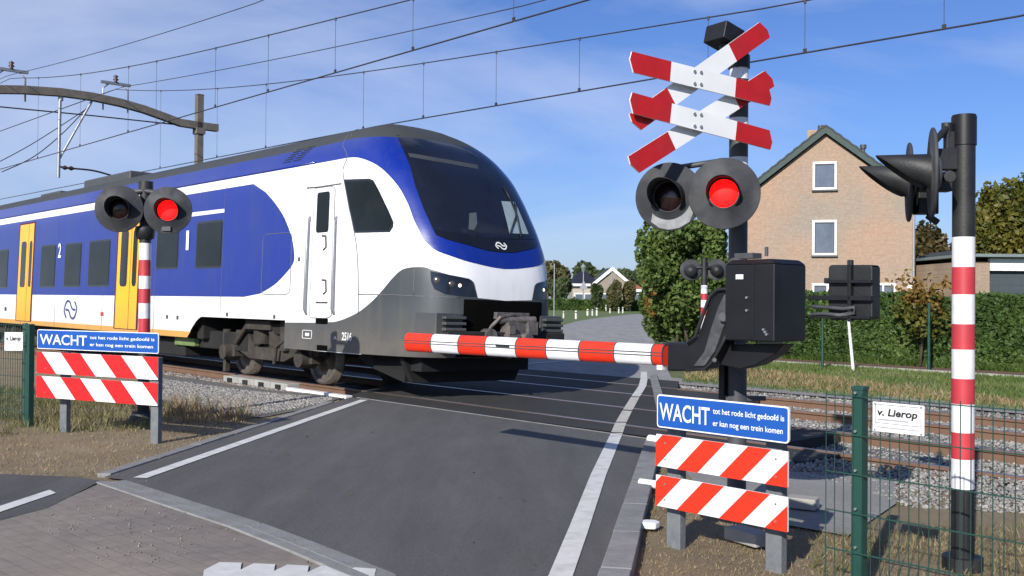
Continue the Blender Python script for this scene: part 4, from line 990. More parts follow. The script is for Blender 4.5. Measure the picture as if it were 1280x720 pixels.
mb = MB(); q = V((ms.x, ms.y, lc1.z + .17)); mb.tube([lc1 + V((.03, .1, .17)), q], .03); mb.tube([lc2 + V((.0, .08, .2)), lc1 + V((0, .08, .23))], .02); mb.tube([lc2 + V((0, .08, .0)), lc1 + V((0, .12, .0)), V((ms.x, ms.y, lc1.z))], .03)
link('lamp_bracket', mb, M['darkgrey'], T)

# ---- barrier: machine, boom, arm, counterweight
c0 = tp(968, 428, 5.35); c0.z = 0
T = thing('crossing_barrier', 'lowered red and white barrier boom with its black box machine and counterweight', 'barrier', c0 * 1.0)
def BX(t, D, z): return W(t, D, z)
tb, Db = tD(c0)[0], 5.35
mb = MB()
oct_ = lambda w, d, c: [(c, 0), (w, 0), (w, d), (0, d), (0, 0)]
zb, ztp = tp(968, 428, 5.35).z, tp(968, 323, 5.35).z
mb.prism([(0, 0), (.37, 0), (.37, .36), (0, .36)], W(tb, Db, 0), DV, NV, UP, zb, ztp - .03)
mb.add([W(tb, Db, ztp - .03), W(tb + .37, Db, ztp - .03), W(tb + .37, Db + .36, ztp - .03), W(tb, Db + .36, ztp - .03), W(tb + .03, Db + .03, ztp), W(tb + .34, Db + .03, ztp), W(tb + .34, Db + .33, ztp), W(tb + .03, Db + .33, ztp)], [(4, 5, 6, 7), (0, 1, 5, 4), (1, 2, 6, 5), (2, 3, 7, 6), (3, 0, 4, 7)])
mach = link('machine_box', mb, M['blackbox'], T, bevel=.012)
mb = MB(); p = tp(935, 320, 5.5); mb.box(p, (.14, .1, .035), ax=(DV, NV, UP)); mb.cyl(p + V((.12, 0, 0)), p + V((.12, 0, .06)), .012)
link('lid_fitting', mb, M['darkgrey'], mach)
for x, y in ((934, 372), (934, 388), (955, 412), (959, 418), (957, 415)): mb = MB(); p = tp(x, y, 5.35); mb.cyl(p, p - NV * .012, .008, n=8); link('screw', mb, M['galv'], mach)
p = tp(924.5, 346, 5.342); mb = MB(); mb.box(p, (.055, .004, .03), ax=(DV, NV, UP)); link('name_plate', mb, M['sign_white'], mach)
mb = MB()
seam = tp(942, 375, 5.35); mb.box(V((seam.x, seam.y, (zb + ztp) / 2)), (.003, .01, ztp - zb - .06), ax=(DV, NV, UP)); link('door_gap', mb, M['black'], mach)
# boom
DB = 5.6
bt0 = tD(tp(832, 445, DB))[0]; bt1 = tD(tp(510, 427, DB))[0]; bz0, bz1 = tp(832, 444, DB).z, tp(510, 427.5, DB).z
print('boom', bt0, bt1, bz0, bz1)
def prof(hh, w): return [(w * math.cos(a) * (1 if True else 1), hh * (abs(math.sin(a)) ** .8) * (1 if math.sin(a) >= 0 else -1)) for a in [2 * math.pi * k / 20 for k in range(20)]]
xs_ = [832, 819, 772, 728, 687, 649, 611, 577, 543, 510]; mb = MB(); first = True
h0, h1 = .076, .088
for i, (xa, xb) in enumerate(zip(xs_[:-1], xs_[1:])):
    ta, tb_ = tD(tp(xa, 440, DB))[0], tD(tp(xb, 440, DB))[0]
    vs = []
    for t in (ta, tb_):
        k = (t - bt0) / (bt1 - bt0); zc = bz0 + (bz1 - bz0) * k; hh = h0 + (h1 - h0) * k
        for py, pz in prof(hh, .045): vs.append(W(t, DB + py, zc + pz))
    mb.add(vs, [(j, (j + 1) % 20, (j + 1) % 20 + 20, j + 20) for j in range(20)], i % 2, True)
    if i == 0: mb.add(vs[:20], [tuple(range(20))], 0)
    if i == len(xs_) - 2: mb.add(vs[20:], [tuple(range(20))], i % 2)
boom = link('boom', mb, [M['orange_red'], M['sign_white']], T)
mb = MB(); 
for dz in (.018, -.004):
    P = [W(bt0 + (bt1 - bt0) * k, DB - .046, bz0 + (bz1 - bz0) * k + dz) for k in (0, 1)]; mb.box((P[0] + P[1]) / 2, ((P[1] - P[0]).length, .004, .007), ax=((P[1] - P[0]).normalized(), NV, UP))
for xb in xs_[:-1]:
    t = tD(tp(xb, 440, DB))[0]; k = (t - bt0) / (bt1 - bt0); zc = bz0 + (bz1 - bz0) * k; hh = h0 + (h1 - h0) * k + .0012
    vs = [W(tt_, DB + py * 1.02, zc + pz) for tt_ in (t - .006, t + .006) for py, pz in prof(hh, .046)]; mb.add(vs, [(j, (j + 1) % 20, (j + 1) % 20 + 20, j + 20) for j in range(20)], 0, True)
link('joint_line', mb, M['darkgrey'], boom)
p = tp(628, 432, DB - .05); mb = MB(); mb.box(p, (.16, .012, .018), ax=(DV, NV, UP)); link('light_slot', mb, M['black'], boom)
mb = MB(); p = tp(826, 459, DB); mb.box(p, (.05, .03, .035), ax=(DV, NV, UP)); link('drain_clip', mb, M['sign_white'], boom)
# arm outline in the plane of the boom (t, z)
def tz_(x, y, D=5.5): p = tp(x, y, D); a = tD(p); return (a[0], p.z)
DA = 5.42
armP = [tz_(x, y, DA) for x, y in ((835, 429), (862, 429), (872, 420), (883, 388), (890, 370), (899, 362), (912, 361), (923, 368), (925, 385), (918, 402), (905, 430), (893, 452), (884, 461), (860, 463), (835, 463))]
mb = MB(); mb.prism(armP, V((0, 0, 0)), DV, UP, NV, DA, DA + .12); 
mb.prism([tz_(x, y, 5.5) for x, y in ((834, 428), (866, 428), (866, 464), (834, 464))], V((0, 0, 0)), DV, UP, NV, 5.5, 5.70); arm = link('boom_arm', mb, M['blackbox'], T, bevel=.01)
inP = [tz_(x, y, DA - .012) for x, y in ((866, 458), (880, 440), (888, 412), (897, 385), (905, 368), (915, 372), (914, 388), (903, 412), (893, 440), (880, 458))]
mb = MB(); mb.prism(inP, V((0, 0, 0)), DV, UP, NV, DA - .014, DA + .01); link('worn_face', mb, M['armworn'], arm, bevel=.006)
rb = MB(); edge = [W(a, DA - .02, b) for a, b in armP]; rb.tube(edge[1:10], .012, 6); rb.tube(edge[9:14], .010, 6)
link('rim', rb, M['black'], arm)
mb = MB(); p = tp(907, 388, DA - .03); mb.box(p, (.035, .03, .05), ax=(DV, NV, UP)); mb.cyl(tp(904, 396, DA - .03), tp(904, 396, DA - .05), .03, n=16); mb.cyl(tp(893, 450, DA - .015), tp(893, 450, DA - .03), .014, n=12)
mb.cyl(W(tb + .25, DA - .01, zb + .33), W(tb + .25, Db + .05, zb + .33), .06, n=20); link('pivot', mb, M['darkgrey'], T, bevel=.004)
mb = MB(); 
mb.prism([tz_(x, y, 5.55) for x, y in ((905, 430), (985, 430), (972, 444), (950, 456), (930, 461), (905, 455))], V((0, 0, 0)), DV, UP, NV, 5.5, 5.64)
link('mount', mb, M['blackbox'], T, bevel=.008); mb = MB(); mb.box(tp(904, 470, 5.9) , (.05, .05, .35), ax=(DV, NV, UP)); link('cable_duct', mb, M['blackbox'], T, bevel=.008)
# counterweight frame behind the machine
DC_ = 5.55
P = [tz_(x, y, DC_) for x, y in ((1035, 334), (1038, 331), (1088, 331), (1090.5, 334), (1090.5, 397), (1087, 400), (1038, 400), (1035, 397))]
mb = MB(); mb.prism(P, V((0, 0, 0)), DV, UP, NV, DC_, DC_ + .10)
cw_ = link('counterweight', mb, M['black'], T, bevel=.01)
mb = MB()
for x0, y0, x1, y1, w in ((1035, 352, 1090, 352, .02), (1012, 372, 1090, 373, .03), (1063, 331, 1063, 402, .022), (1012, 396, 1088, 397, .018)):
    a, b = tp(x0, y0, DC_ - .02), tp(x1, y1, DC_ - .02); d = (b - a); mb.box((a + b) / 2, (d.length, .04, w), ax=(d.normalized(), NV, d.normalized().cross(NV)))
link('counterweight_arm', mb, M['blackbox'], T, bevel=.004)
mb = MB(); mb.tube([tp(x, y, DC_ - .04) for x, y in ((1014, 383), (1030, 384), (1055, 386), (1068, 384), (1068, 391), (1050, 394), (1030, 392), (1014, 393))], .012); link('linkage', mb, M['armworn'], T)
for p_ in (tp(1063, 328.5, DC_ + .04), tp(1034, 351, DC_ + .01)): mb = MB(); mb.box(p_, (.03, .03, .035), ax=(DV, NV, UP)); link('lug', mb, M['black'], cw_, bevel=.004)

# ---- right foreground mast, lamps seen from the side
mr_ = gp(1203, 706)
T = thing('crossing_signal', 'red and white banded signal mast in the right foreground, hooded lamps seen from the side', 'signal', mr_, group='flashing signals of the crossing')
zr = lambda y: at(1203, y, mr_.y).z
mb = MB(); r = .0615; z = -.2
for y, m_ in ((610, 0), (573, 2), (540, 1), (504.5, 2), (473, 1), (436.5, 2), (405, 1), (368, 2), (334, 1), (296.5, 2), (182, 0)):
    mb.cyl((mr_.x, mr_.y, z), (mr_.x, mr_.y, zr(y)), r, n=36, cap=False, mi=m_); z = zr(y)
link('mast', mb, [M['black'], M['pole_red'], M['pole_white']], T)
mb = MB(); mb.cyl((mr_.x, mr_.y, zr(182)), (mr_.x, mr_.y, zr(146)), .068, n=36); mb.cyl((mr_.x, mr_.y, zr(146)), (mr_.x, mr_.y, zr(144)), .064, n=36); link('cap', mb, M['blackbox'], T, bevel=.004); mb = MB(); mb.cyl((mr_.x, mr_.y, -.02), (mr_.x, mr_.y, .05), .11, n=24); link('base_collar', mb, M['black'], T)
nl = V((-.955, .30, .0)); d1, d2 = at(1165, 216, 5.45), at(1136, 228, 5.95)
warning_lamp(T, d1, nl, .245, False, .088, .29, back=.05); warning_lamp(T, d2, nl, .235, False, .088, .28, back=.05)
mb = MB(); c = V((mr_.x, mr_.y, 0)); h = zr(165)
mb.cyl(V((mr_.x - .10, mr_.y, zr(172))), V((mr_.x - .10, mr_.y, zr(154))), .028, n=14); mb.box(V((mr_.x - .085, mr_.y, zr(178))), (.05, .05, .12)); mb.tube([V((mr_.x - .10, mr_.y, zr(160))), d1 + V((.03, .06, .17))], .020)
mb.box(V((mr_.x - .11, mr_.y, zr(200))), (.12, .08, .12)); mb.box(V((mr_.x - .15, mr_.y, zr(206))), (.10, .05, .07)); mb.box(V((mr_.x - .16, mr_.y + .02, zr(233))), (.18, .08, .06)); mb.tube([d1 + V((.1, 0, -.02)), (d1 + d2) / 2 + V((.12, 0, 0)), d2 + V((.1, 0, 0))], .035); mb.box(d2 + V((.1, .0, -.12)), (.12, .1, .14)); mb.cyl(d2 + V((.1, -.03, -.2)), d2 + V((.16, -.03, -.24)), .02)
link('lamp_bracket', mb, M['black'], T, bevel=.006)

# ---- left mast
ml = gp(179, 526)
T = thing('crossing_signal', 'signal mast on the left before the train, lit red lamp above banded pole', 'signal', ml, group='flashing signals of the crossing')
zl = lambda y: at(180, y, ml.y).z
mb = MB(); z = -.1
for y, m_ in ((440, 0), (418, 2), (398, 1), (379, 2), (361, 1), (345, 2), (325, 1), (304, 2), (296, 0), (237, 0)):
    mb.cyl((ml.x, ml.y, z), (ml.x, ml.y, zl(y)), .068, n=28, cap=False, mi=m_); z = zl(y)
link('mast', mb, [M['black'], M['pole_red'], M['pole_white']], T)
mb = MB(); mb.cyl((ml.x, ml.y, zl(238)), (ml.x, ml.y, zl(227)), .085, n=24); link('cap', mb, M['black'], T); mb = MB(); mb.lathe([(.066, 0), (.10, .02), (.12, .12), (.11, .16), (.066, .17)], (ml.x, ml.y, zl(300)), UP, 20); link('collar', mb, M['black'], T); mb = MB(); mb.cyl((ml.x, ml.y, -.03), (ml.x, ml.y, .12), .2, .12, n=20); link('base', mb, M['black'], T)
e1, e2 = at(210, 263, ml.y - .25), at(149, 261, ml.y - .20)
warning_lamp(T, e1, V((.12, -1, -.02)), .275, True, .118, .20); warning_lamp(T, e2, V((.16, -1, -.02)), .275, False, .12, .24)
mb = MB(); mb.tube([e1 + V((0, .1, 0)), V((ml.x, ml.y, e1.z))], .035); mb.tube([e2 + V((0, .1, 0)), V((ml.x, ml.y, e2.z))], .035); mb.tube([e1 + V((-.1, .06, .2)), V((ml.x, ml.y - .04, e1.z + .25)), e2 + V((.1, .06, .2))], .03)
p = at(208, 286, ml.y - .27); mb.box(p, (.10, .02, .05)); link('lamp_bracket', mb, M['darkgrey'], T)

# ---- far mast, seen from behind beyond the tracks
mf = at(880, 395, 20.5); mf.z = 0
T = thing('crossing_signal', 'small far signal mast before the tall bush, its two lamps seen from behind', 'signal', mf, group='flashing signals of the crossing')
zf = lambda y: at(880, y, mf.y).z
mb = MB(); z = 0
for y, m_ in ((430, 0), (412, 1), (394, 2), (384, 1), (375, 2), (367, 1), (356.5, 2), (323, 0)): mb.cyl((mf.x, mf.y, z), (mf.x, mf.y, zf(y)), .068, n=20, cap=(y == 323), mi=m_); z = zf(y)
link('mast', mb, [M['black'], M['pole_red'], M['pole_white']], T)
for x, y in ((863.5, 337.5), (896, 337)):
    p = at(x, y, mf.y); warning_lamp(T, p, V((.1, 1, 0)), .22, False, .11, .22)
mb = MB(); mb.tube([at(863, 335, mf.y - .06), at(880, 334, mf.y - .02), at(896, 335, mf.y - .06)], .03); mb.lathe([(.001, .16), (.10, .14), (.14, 0)], at(863.5, 338.5, mf.y - .01), V((-.1, -1, 0)), 16); mb.lathe([(.001, .16), (.10, .14), (.14, 0)], at(896, 338, mf.y - .01), V((-.1, -1, 0)), 16); link('lamp_bracket', mb, M['black'], T)

# ---- relay cabinet bits and litter
p = gp(812, 660); mb = MB(); pts = [(-.07, -.04), (.03, -.06), (.07, .0), (.05, .05), (-.02, .06), (-.08, .02)]
mb.prism(pts, V((p.x, p.y, 0)), V((1, 0, 0)), V((0, 1, 0)), UP, .0, .045); o = link('litter', mb, M['white'], bevel=.012); tagp(o, 'crumpled white piece of litter on dry grass left of the striped boards', 'litter')
def pipe(x0, y0, x1, y1, Z0, Z1, r, lab, m='white'):
    mb = MB(); mb.cyl(at(x0, y0, Z0), at(x1, y1, Z1), r, n=20); mb.cyl(at(x0, y0, Z0) - V((0, 0, 0)), at(x0 + 1.5, y0, Z0), r * 1.1, n=20)
    o = link('pipe', mb, M[m]); return tagp(o, lab, 'pipe')
g1_ = gp(800, 611); g2_ = gp(880, 622)
mb = MB(); mb.cyl(V((g1_.x, g1_.y, .05)), V((g2_.x, g2_.y, .05)), .033, n=20); o = link('cable_pipe', mb, M['white']); tagp(o, 'short white cable pipe lying on the ground behind the lower striped board', 'pipe')
g1_ = gp(812, 556); g2_ = gp(850, 562)
mb = MB(); mb.cyl(V((g1_.x, g1_.y, .06)), V((g2_.x, g2_.y, .06)), .045, n=20); o = link('cable_pipe', mb, M['white']); tagp(o, 'white pipe end poking out behind the upper striped board near the kerb', 'pipe')
for (xa, ya, xb, yb, lab) in ((985, 633, 1022, 637, 'weathered concrete block with a pale end, on the ground right of the striped boards'), (915, 672, 955, 684, 'low concrete block lying in the shadow under the striped boards')):
    a, b = gp(xa, ya), gp(xb, yb); d = (b - a); mb = MB(); mb.box((a + b) / 2 + UP * .04, (d.length, .14, .08), ax=(d.normalized(), UP.cross(d.normalized()), UP)); o = link('concrete_block', mb, M['concrete'], bevel=.01); tagp(o, lab, 'block', group=None)
# crossing end ramp beams left of the road, beside the near rail
ra, rb_ = tD(gp(250, 476))[0], tD(gp(343, 487))[0]
n = 4
for k in range(n):
    t0 = ra + (rb_ - ra) * k / n; t1 = ra + (rb_ - ra) * (k + 1) / n; mb = MB(); mb.box(W((t0 + t1) / 2, 8.35, .02), (abs(t1 - t0) - .02, .24, .11), ax=(DV, NV, UP))
    mb.box(W((t0 + t1) / 2, 8.22, .0), (.14, .05, .1), ax=(DV, NV, UP), mi=1)
    o = link('edge_beam', mb, [M['concrete'], M['black']], bevel=.01); tagp(o, 'weathered beige crossing edge beam bolted beside the rail left of the road', 'edge beam', 'edge beams of the crossing')
ta, tb2 = tD(gp(345, 487))[0], tD(gp(432, 497))[0]
mb = MB(); mb.box(W((ta + tb2) / 2, 8.25, .0), (abs(tb2 - ta), .12, .05), ax=(DV, NV, UP)); tagp(link('edge_strip', mb, M['white'], bevel=.005), 'thin bright white edge strip on the gravel between edge beams and road', 'edge strip')
for D, off in ((8.32, .0), (8.9, 0), (9.12, 0), (10.35, 0), (10.52, 0)):
    mb = MB(); a, b = onD(Lx(0, .2), ld, D), onD(RE[2], rd, D); mb.box((a + b) / 2 + UP * .0035, ((b - a).length, .022 if D > 8.5 else .03, .006), ax=((b - a).normalized(), NV, UP))
    o = link('road_joint', mb, M['kerb'] if D < 8.5 else M['rubber']); tagp(o, kind='structure')
# ================================================================== FENCES AND THEIR SIGNS
def mesh_panel(T, o, ex, w, z0, z1, dv=.05, dh=.2, rv=.0028, zs=None):
    vs, fs = [], []
    def bar(a, b, r):
        d = (b - a).normalized(); u = d.orthogonal().normalized() * r; v = d.cross(u); k = len(vs)
        for p in (a, b): vs.extend([p + u, p + v, p - u, p - v])
        fs.extend([(k + i, k + (i + 1) % 4, k + (i + 1) % 4 + 4, k + i + 4) for i in range(4)])
    ey = UP; ez = ex.cross(ey).normalized(); n = int(w / dv)
    for i in range(n + 1): p = o + ex * (i * dv); bar(p + UP * z0, p + UP * (z1 + .02), rv)
    z = z1
    while z > z0:
        for s in (-1, 1): bar(o + UP * z + ez * s * .006, o + ex * w + UP * z + ez * s * .006, rv * 1.15)
        z -= dh
    return rawmesh('mesh_panel', [tuple(v) for v in vs], fs, M['fencegreen'], parent=T)
FD = 4.80
tp0 = tD(tp(1075, 490, FD))[0]; base = W(tp0, FD, 0); ztop = tp(1075, 488, FD).z
T = thing('wire_fence', 'green welded mesh fence with a thick square post in the right foreground', 'fence', base)
mb = MB(); mb.box(base + UP * (ztop / 2 - .1), (.062, .062, ztop + .22), ax=(DV, NV, UP)); post = link('post', mb, M['fencegreen'], T, bevel=.006)
mb = MB(); mb.box(base + UP * (ztop + .012), (.068, .068, .02), ax=(DV, NV, UP)); link('post_cap', mb, M['fencegreen'], post, bevel=.004)
for y in (491, 539, 588, 636, 684): p = tp(1070, y, FD - .04); mb = MB(); mb.cyl(p, p - NV * .012, .007, n=10); link('bolt', mb, M['galv'], post)
mesh_panel(T, W(tp0 + .17, FD - .036, 0), -DV, 3.4, .03, ztop - .03)
# next post out of frame to the right keeps the fence standing
b2 = W(tp0 - 2.5, FD, 0); mb = MB(); mb.box(b2 + UP * (ztop / 2 - .1), (.062, .062, ztop + .22), ax=(DV, NV, UP)); link('post', mb, M['fencegreen'], T, bevel=.006)
def name_sign(a, b, c, zt, zb, label, small):
    ex = (b - a); ex.z = 0; w = ex.length; ex.normalize(); ez = ex.cross(UP).normalized()
    if ez.dot(CP - a) < 0: ez = -ez
    T = thing('notice_sign', label, 'sign', V((a.x, a.y, 0)), math.atan2(ex.y, ex.x), 'small white notice signs on the fences')
    o = V((a.x, a.y, zb)); h = zt - zb; mb = MB(); mb.prism([(0, 0), (w, 0), (w, h), (0, h)], o, ex, UP, ez, 0, .006)
    pl = link('plate', mb, M['sign_white'], T, bevel=.002)
    text('lettering', 'v. Lierop', o + ex * w * .1 + UP * h * .56 + ez * .0075, ex, UP, h * .23, M['black'], pl, width=w * .78, bold=.03, shear=.15)
    fr = MB()
    for x0, y0, x1, y1 in ((.06, .30, .94, .30), (.06, .92, .94, .92), (.06, .30, .06, .92), (.94, .30, .94, .92)):
        fr.box(o + ex * w * (x0 + x1) / 2 + UP * h * (y0 + y1) / 2 + ez * .007, (max(abs(x1 - x0) * w, .0022), .001, max(abs(y1 - y0) * h, .0022)), ax=(ex, ez, UP))
    link('border', fr, M['darkgrey'], pl)
    if not small:
        M['faintink'] = mat('faded_ink', (.33, .34, .35), .6)
        ln = MB(); ln.box(o + ex * w * .40 + UP * h * .42 + ez * .007, (w * .6, .001, h * .05), ax=(ex, ez, UP)); link('small_print', ln, M['faintink'], pl)
        ln = MB(); ln.box(o + ex * w * .5 + UP * h * .16 + ez * .007, (w * .84, .001, h * .035), ax=(ex, ez, UP)); link('small_print', ln, M['faintink'], pl)
    for fx, fy in ((.05, .94), (.95, .94), (.05, .06), (.95, .06)): mb = MB(); p = o + ex * w * fx + UP * h * fy + ez * .006; mb.cyl(p, p + ez * .004, .005, n=8); link('screw', mb, M['galv'], pl)
FS = FD - .07
a, b = tp(1091.5, 501, FS), tp(1156, 507.5, FS); name_sign(a, b, None, tp(1124, 504.5, FS).z, tp(1124, 542, FS).z, 'white name sign wired to the green mesh fence right of its post', False)
# left fence
lf = gp(36.5, 531); exL = (gp(36.5, 531) - gp(190, 552)).normalized()
T = thing('wire_fence', 'dark green mesh fence with a tall post at the left edge before the train', 'fence', lf)
zt_ = at(36, 405, lf.y).z
mb = MB(); mb.box(lf + UP * (zt_ / 2 - .1), (.07, .07, zt_ + .2), ax=(exL, UP.cross(exL), UP)); link('post', mb, M['fencegreen'], T, bevel=.006)
mesh_panel(T, V((lf.x, lf.y + .05, 0)), exL, 3.0, .03, zt_ - .02, rv=.0035)
a, b = at(6, 417, lf.y - .06), at(29, 417, lf.y - .06); name_sign(a, b, None, at(17, 415, lf.y).z, at(17, 438, lf.y).z, 'small white name sign on the left fence beside the tall green post', True)
l2 = gp(30, 526); mb = MB(); mb.box(V((l2.x, l2.y, zt_ / 2 - .1)), (.05, .05, zt_ + .2)); link('post', mb, M['fencegreen'], T, bevel=.005)
# thin posts along the path beyond the tracks
for x, y0, y1, w, m_, lab in ((1028, 400, 460, .055, 'fencegreen', 'thin green post in front of the hedge, below the barrier counterweight'), (1161, 380, 462, .06, 'fencegreen', 'thin green post in front of the hedge, beside the orange-leaved young tree'), (1067, 398, 462, .06, 'plast_white', 'leaning whitish wooden stake in front of the hedge')):
    g = gp(x, y1); z1 = at(x, y0, g.y).z; mb = MB(); lean = V((-.12, 0, 0)) if m_ == 'plast_white' else V((0, 0, 0))
    mb.cyl(g - UP * .1, g + lean + UP * z1, w * .6, w * .5, n=10); mb.cyl(g + lean + UP * (z1 - .001), g + lean + UP * (z1 + .02), w * .62, n=10)
    tagp(link('post', mb, M[m_]), lab, 'post')
# ================================================================== OVERHEAD LINE
def smooth3(P, k=6):
    out = []; n = len(P)
    for i in range(n - 1):
        g = lambda j: P[min(max(j, 0), n - 1)]
        p0, p1, p2, p3 = g(i - 1), g(i), g(i + 1), g(i + 2)
        for j in range(k):
            t = j / k; out.append(.5 * ((2 * p1) + (-p0 + p2) * t + (2 * p0 - 5 * p1 + 4 * p2 - p3) * t * t + (-p0 + 3 * p1 - 3 * p2 + p3) * t ** 3))
    return out + [P[-1]]
def zfit(xs_ys, D, ext):
    """wire heights along t from pixel points on the plane D, extended both ways at constant slope"""
    A = sorted([(tD(tp(x, y, D))[0], tp(x, y, D).z) for x, y in xs_ys]); return A
def wire_pts(A, D, t0, t1, deg=2, n=90):
    ta = np.array([a for a, _ in A]); za = np.array([b for _, b in A]); c = np.polyfit(ta, za, deg); out = []
    for t in np.linspace(t0, t1, n):
        tc = min(max(t, ta.min()), ta.max()); z = np.polyval(c, tc) + (t - tc) * .01 * (1 if t < tc else -1) * -1
        out.append(W(t, D, z))
    return out
D1, D2 = 9.75, 12.7
m1 = zfit([(511, 0), (419, 24), (337, 44), (271, 59), (160, 84), (110, 91.5), (15, 97)], D1, 0)
k1 = zfit([(777, 0), (642, 31), (560, 53), (516, 62.5), (419, 89), (335, 111), (269, 130), (195, 152), (160, 160), (47, 195), (0, 220)], D1, 0)
f1 = zfit([(687, 0), (642, 10), (560, 28), (516, 38), (419, 59), (335, 75), (240, 95), (150, 109)], 11.2, 0)
a1 = zfit([(332, 0), (240, 29.5), (150, 58), (10, 94)], 9.2, 0)
m2 = zfit([(1020, 0), (960, 9.5), (820, 32), (721, 50), (619, 65), (527, 79.5), (454, 90), (400, 96), (332, 106), (271, 111), (145, 111.5)], D2, 0)
k2 = zfit([(1280, 22), (1180, 37), (1006, 65), (960, 74), (820, 97), (724, 112.5), (620, 130.5), (529, 147.5), (490, 157)], D2, 0)
def line_thing(D, mess, cont, drops, label, r=.011):
    T = thing('overhead_line', label, 'overhead wire', W(20, D, 0), group='overhead contact lines')
    mp_ = wire_pts(mess, D, -12, 95, 3); cp_ = wire_pts(cont, D, -12, 95, 1)
    mb = MB(); mb.tube(mp_, r, 6); link('messenger_wire', mb, M['wire'], T)
    mb = MB(); mb.tube(cp_, r * 1.15, 6); link('contact_wire', mb, M['wire'], T)
    def zat(P, t):
        q = [(tD(p)[0], p.z) for p in P]; return float(np.interp(t, [a for a, _ in q], [b for _, b in q]))
    for x, y in drops:
        t = tD(tp(x, y, D))[0]; za, zb = zat(mp_, t), zat(cp_, t)
        mb = MB(); mb.cyl(W(t, D, zb), W(t, D, za), .0045, n=5); mb.box(W(t, D, zb + .03), (.05, .02, .06), ax=(DV, NV, UP)); mb.cyl(W(t, D, za - .04), W(t, D, za + .02), .018, n=6)
        link('dropper', mb, M['wire'], T)
    return T
line_thing(D1, m1, k1, [(269, 130), (335, 111), (419, 89), (516, 62.5), (642, 31), (195, 152), (160, 160), (100, 178), (47, 195)], 'overhead wires above the train with messenger, contact wire and droppers')
line_thing(D2, m2, k2, [(1180, 37), (1006, 65), (885, 85), (724, 112.5), (620, 130.5), (529, 147.5), (454, 164), (332, 185), (271, 200), (200, 215)], 'overhead wires above the far track, passing behind the crosses')
for A, D, lab in ((f1, 11.2, 'thin feeder wire running between the two overhead lines'), (a1, 9.2, 'uppermost wire crossing the top left corner of the sky')):
    mb = MB(); mb.tube(wire_pts(A, D, -5, 90, 2), .009, 6); tagp(link('overhead_wire', mb, M['wire']), lab, 'overhead wire')
# portal: mast beyond the far track, arched beam over both tracks
PT = 34.2
def pt_(D, z): return W(PT, D, z)
pb = W(PT, 15.9, 0)
T = thing('catenary_portal', 'beige arched catenary beam on a square mast, spanning the tracks behind the train', 'catenary mast', pb)
zt_ = at(247, 119, pb.y).z
mb = MB(); mb.box(pb + UP * (zt_ / 2 - .2), (.24, .24, zt_ + .4), ax=(DV, NV, UP)); mb.box(pb + UP * .1, (.5, .5, .3), ax=(DV, NV, UP)); mb.box(pb + UP * (zt_ + .01), (.26, .26, .03), ax=(DV, NV, UP)); link('mast', mb, M['beige'], T, bevel=.012)
def pp(x, y):       # point in the portal's own plane
    rr = ray(x, y); w0 = W(PT, 10, 0); q_ = (w0 - CP).dot(DV) / rr.dot(DV); return CP + rr * q_
arch = [(16.6, pp(247, 157).z)] + [(tD(pp(x, y))[1], pp(x, y).z) for x, y in ((247, 157), (225, 153.5), (205, 146), (180, 137), (150, 128.5), (115, 121), (75, 115.5), (30, 112.5), (0, 112), (-40, 114), (-90, 120))]; arch += [(2.6, arch[-1][1])]
def zpix(x, y, D): return tp(x, y, D).z
for i, (x, y) in enumerate(()): pass
print('arch check', [(D, [round(v) for v in proj(pt_(D, z))]) for D, z in arch])
mb = MB(); hb = .13; n = len(arch); vs = []
for D, z in arch:
    for dt, dz in ((-.12, -hb), (.12, -hb), (.12, hb), (-.12, hb)): vs.append(W(PT + dt, D, z + dz))
mb.add(vs, [(i * 4 + j, i * 4 + (j + 1) % 4, (i + 1) * 4 + (j + 1) % 4, (i + 1) * 4 + j) for i in range(n - 1) for j in range(4)] + [(3, 2, 1, 0), tuple((n - 1) * 4 + j for j in range(4))]); link('beam', mb, M['beige'], T, bevel=.01)
pb2 = W(PT, 3.3, 0); mb = MB(); mb.box(pb2 + UP * 4.2, (.24, .24, 9), ax=(DV, NV, UP)); link('mast', mb, M['beige'], T, bevel=.012)
mb = MB(); c = pt_(15.9, pp(247, 164).z); mb.box(c, (.34, .34, .22), ax=(DV, NV, UP)); link('clamp', mb, M['beige'], T, bevel=.01)
for D in (9.6, 12.9):
    zc = float(np.interp(D, [a[0] for a in reversed(arch)], [a[1] for a in reversed(arch)]))
    mb = MB()
    for s in (-1, 1): mb.tube([pt_(D + s * .42, zc - .32), pt_(D + s * .42, zc + .42), pt_(D + s * .2, zc + .62)], .03, 6)
    mb.box(pt_(D, zc + .62), (.1, 1.0, .09), ax=(DV, NV, UP)); link('hanger', mb, M['galv'], T)
    mb = MB(); mb.lathe([(.03, -.16), (.09, -.12), (.04, -.08), (.1, -.02), (.04, .03), (.09, .08), (.03, .13)], pt_(D, zc + .78), UP, 16); link('insulator', mb, M['porc'], T)
def P2(x, y, D): return tp(x, y, D)
Dq = 10.9
def pp(x, y):       # point in the portal's own plane
    rr = ray(x, y); w0 = pt_(10, 0); s = (w0 - CP).dot(DV) / rr.dot(DV); return CP + rr * s
mb = MB(); mb.cyl(pp(75, 122), pp(73, 222), .055, n=12); mb.cyl(pp(76, 113), pp(76, 126), .08, n=12); link('drop_tube', mb, M['galv'], T)
mb = MB(); mb.cyl(pp(115, 126), pp(79, 190), .04, n=10); mb.cyl(pp(79, 190), pp(74, 200), .03, n=8); link('brace', mb, M['galv'], T)
mb = MB(); mb.tube(smooth3([pp(73, 208), pp(85, 210), pp(115, 213), pp(138, 219), pp(152, 224)]), .03, 6); link('steady_arm', mb, M['wire'], T)
mb = MB(); mb.lathe([(.03, -.2), (.08, -.1), (.03, 0), (.08, .1), (.03, .2)], pp(85, 210), (pp(90, 210.5) - pp(85, 210)), 12); link('insulator', mb, M['porc'], T)
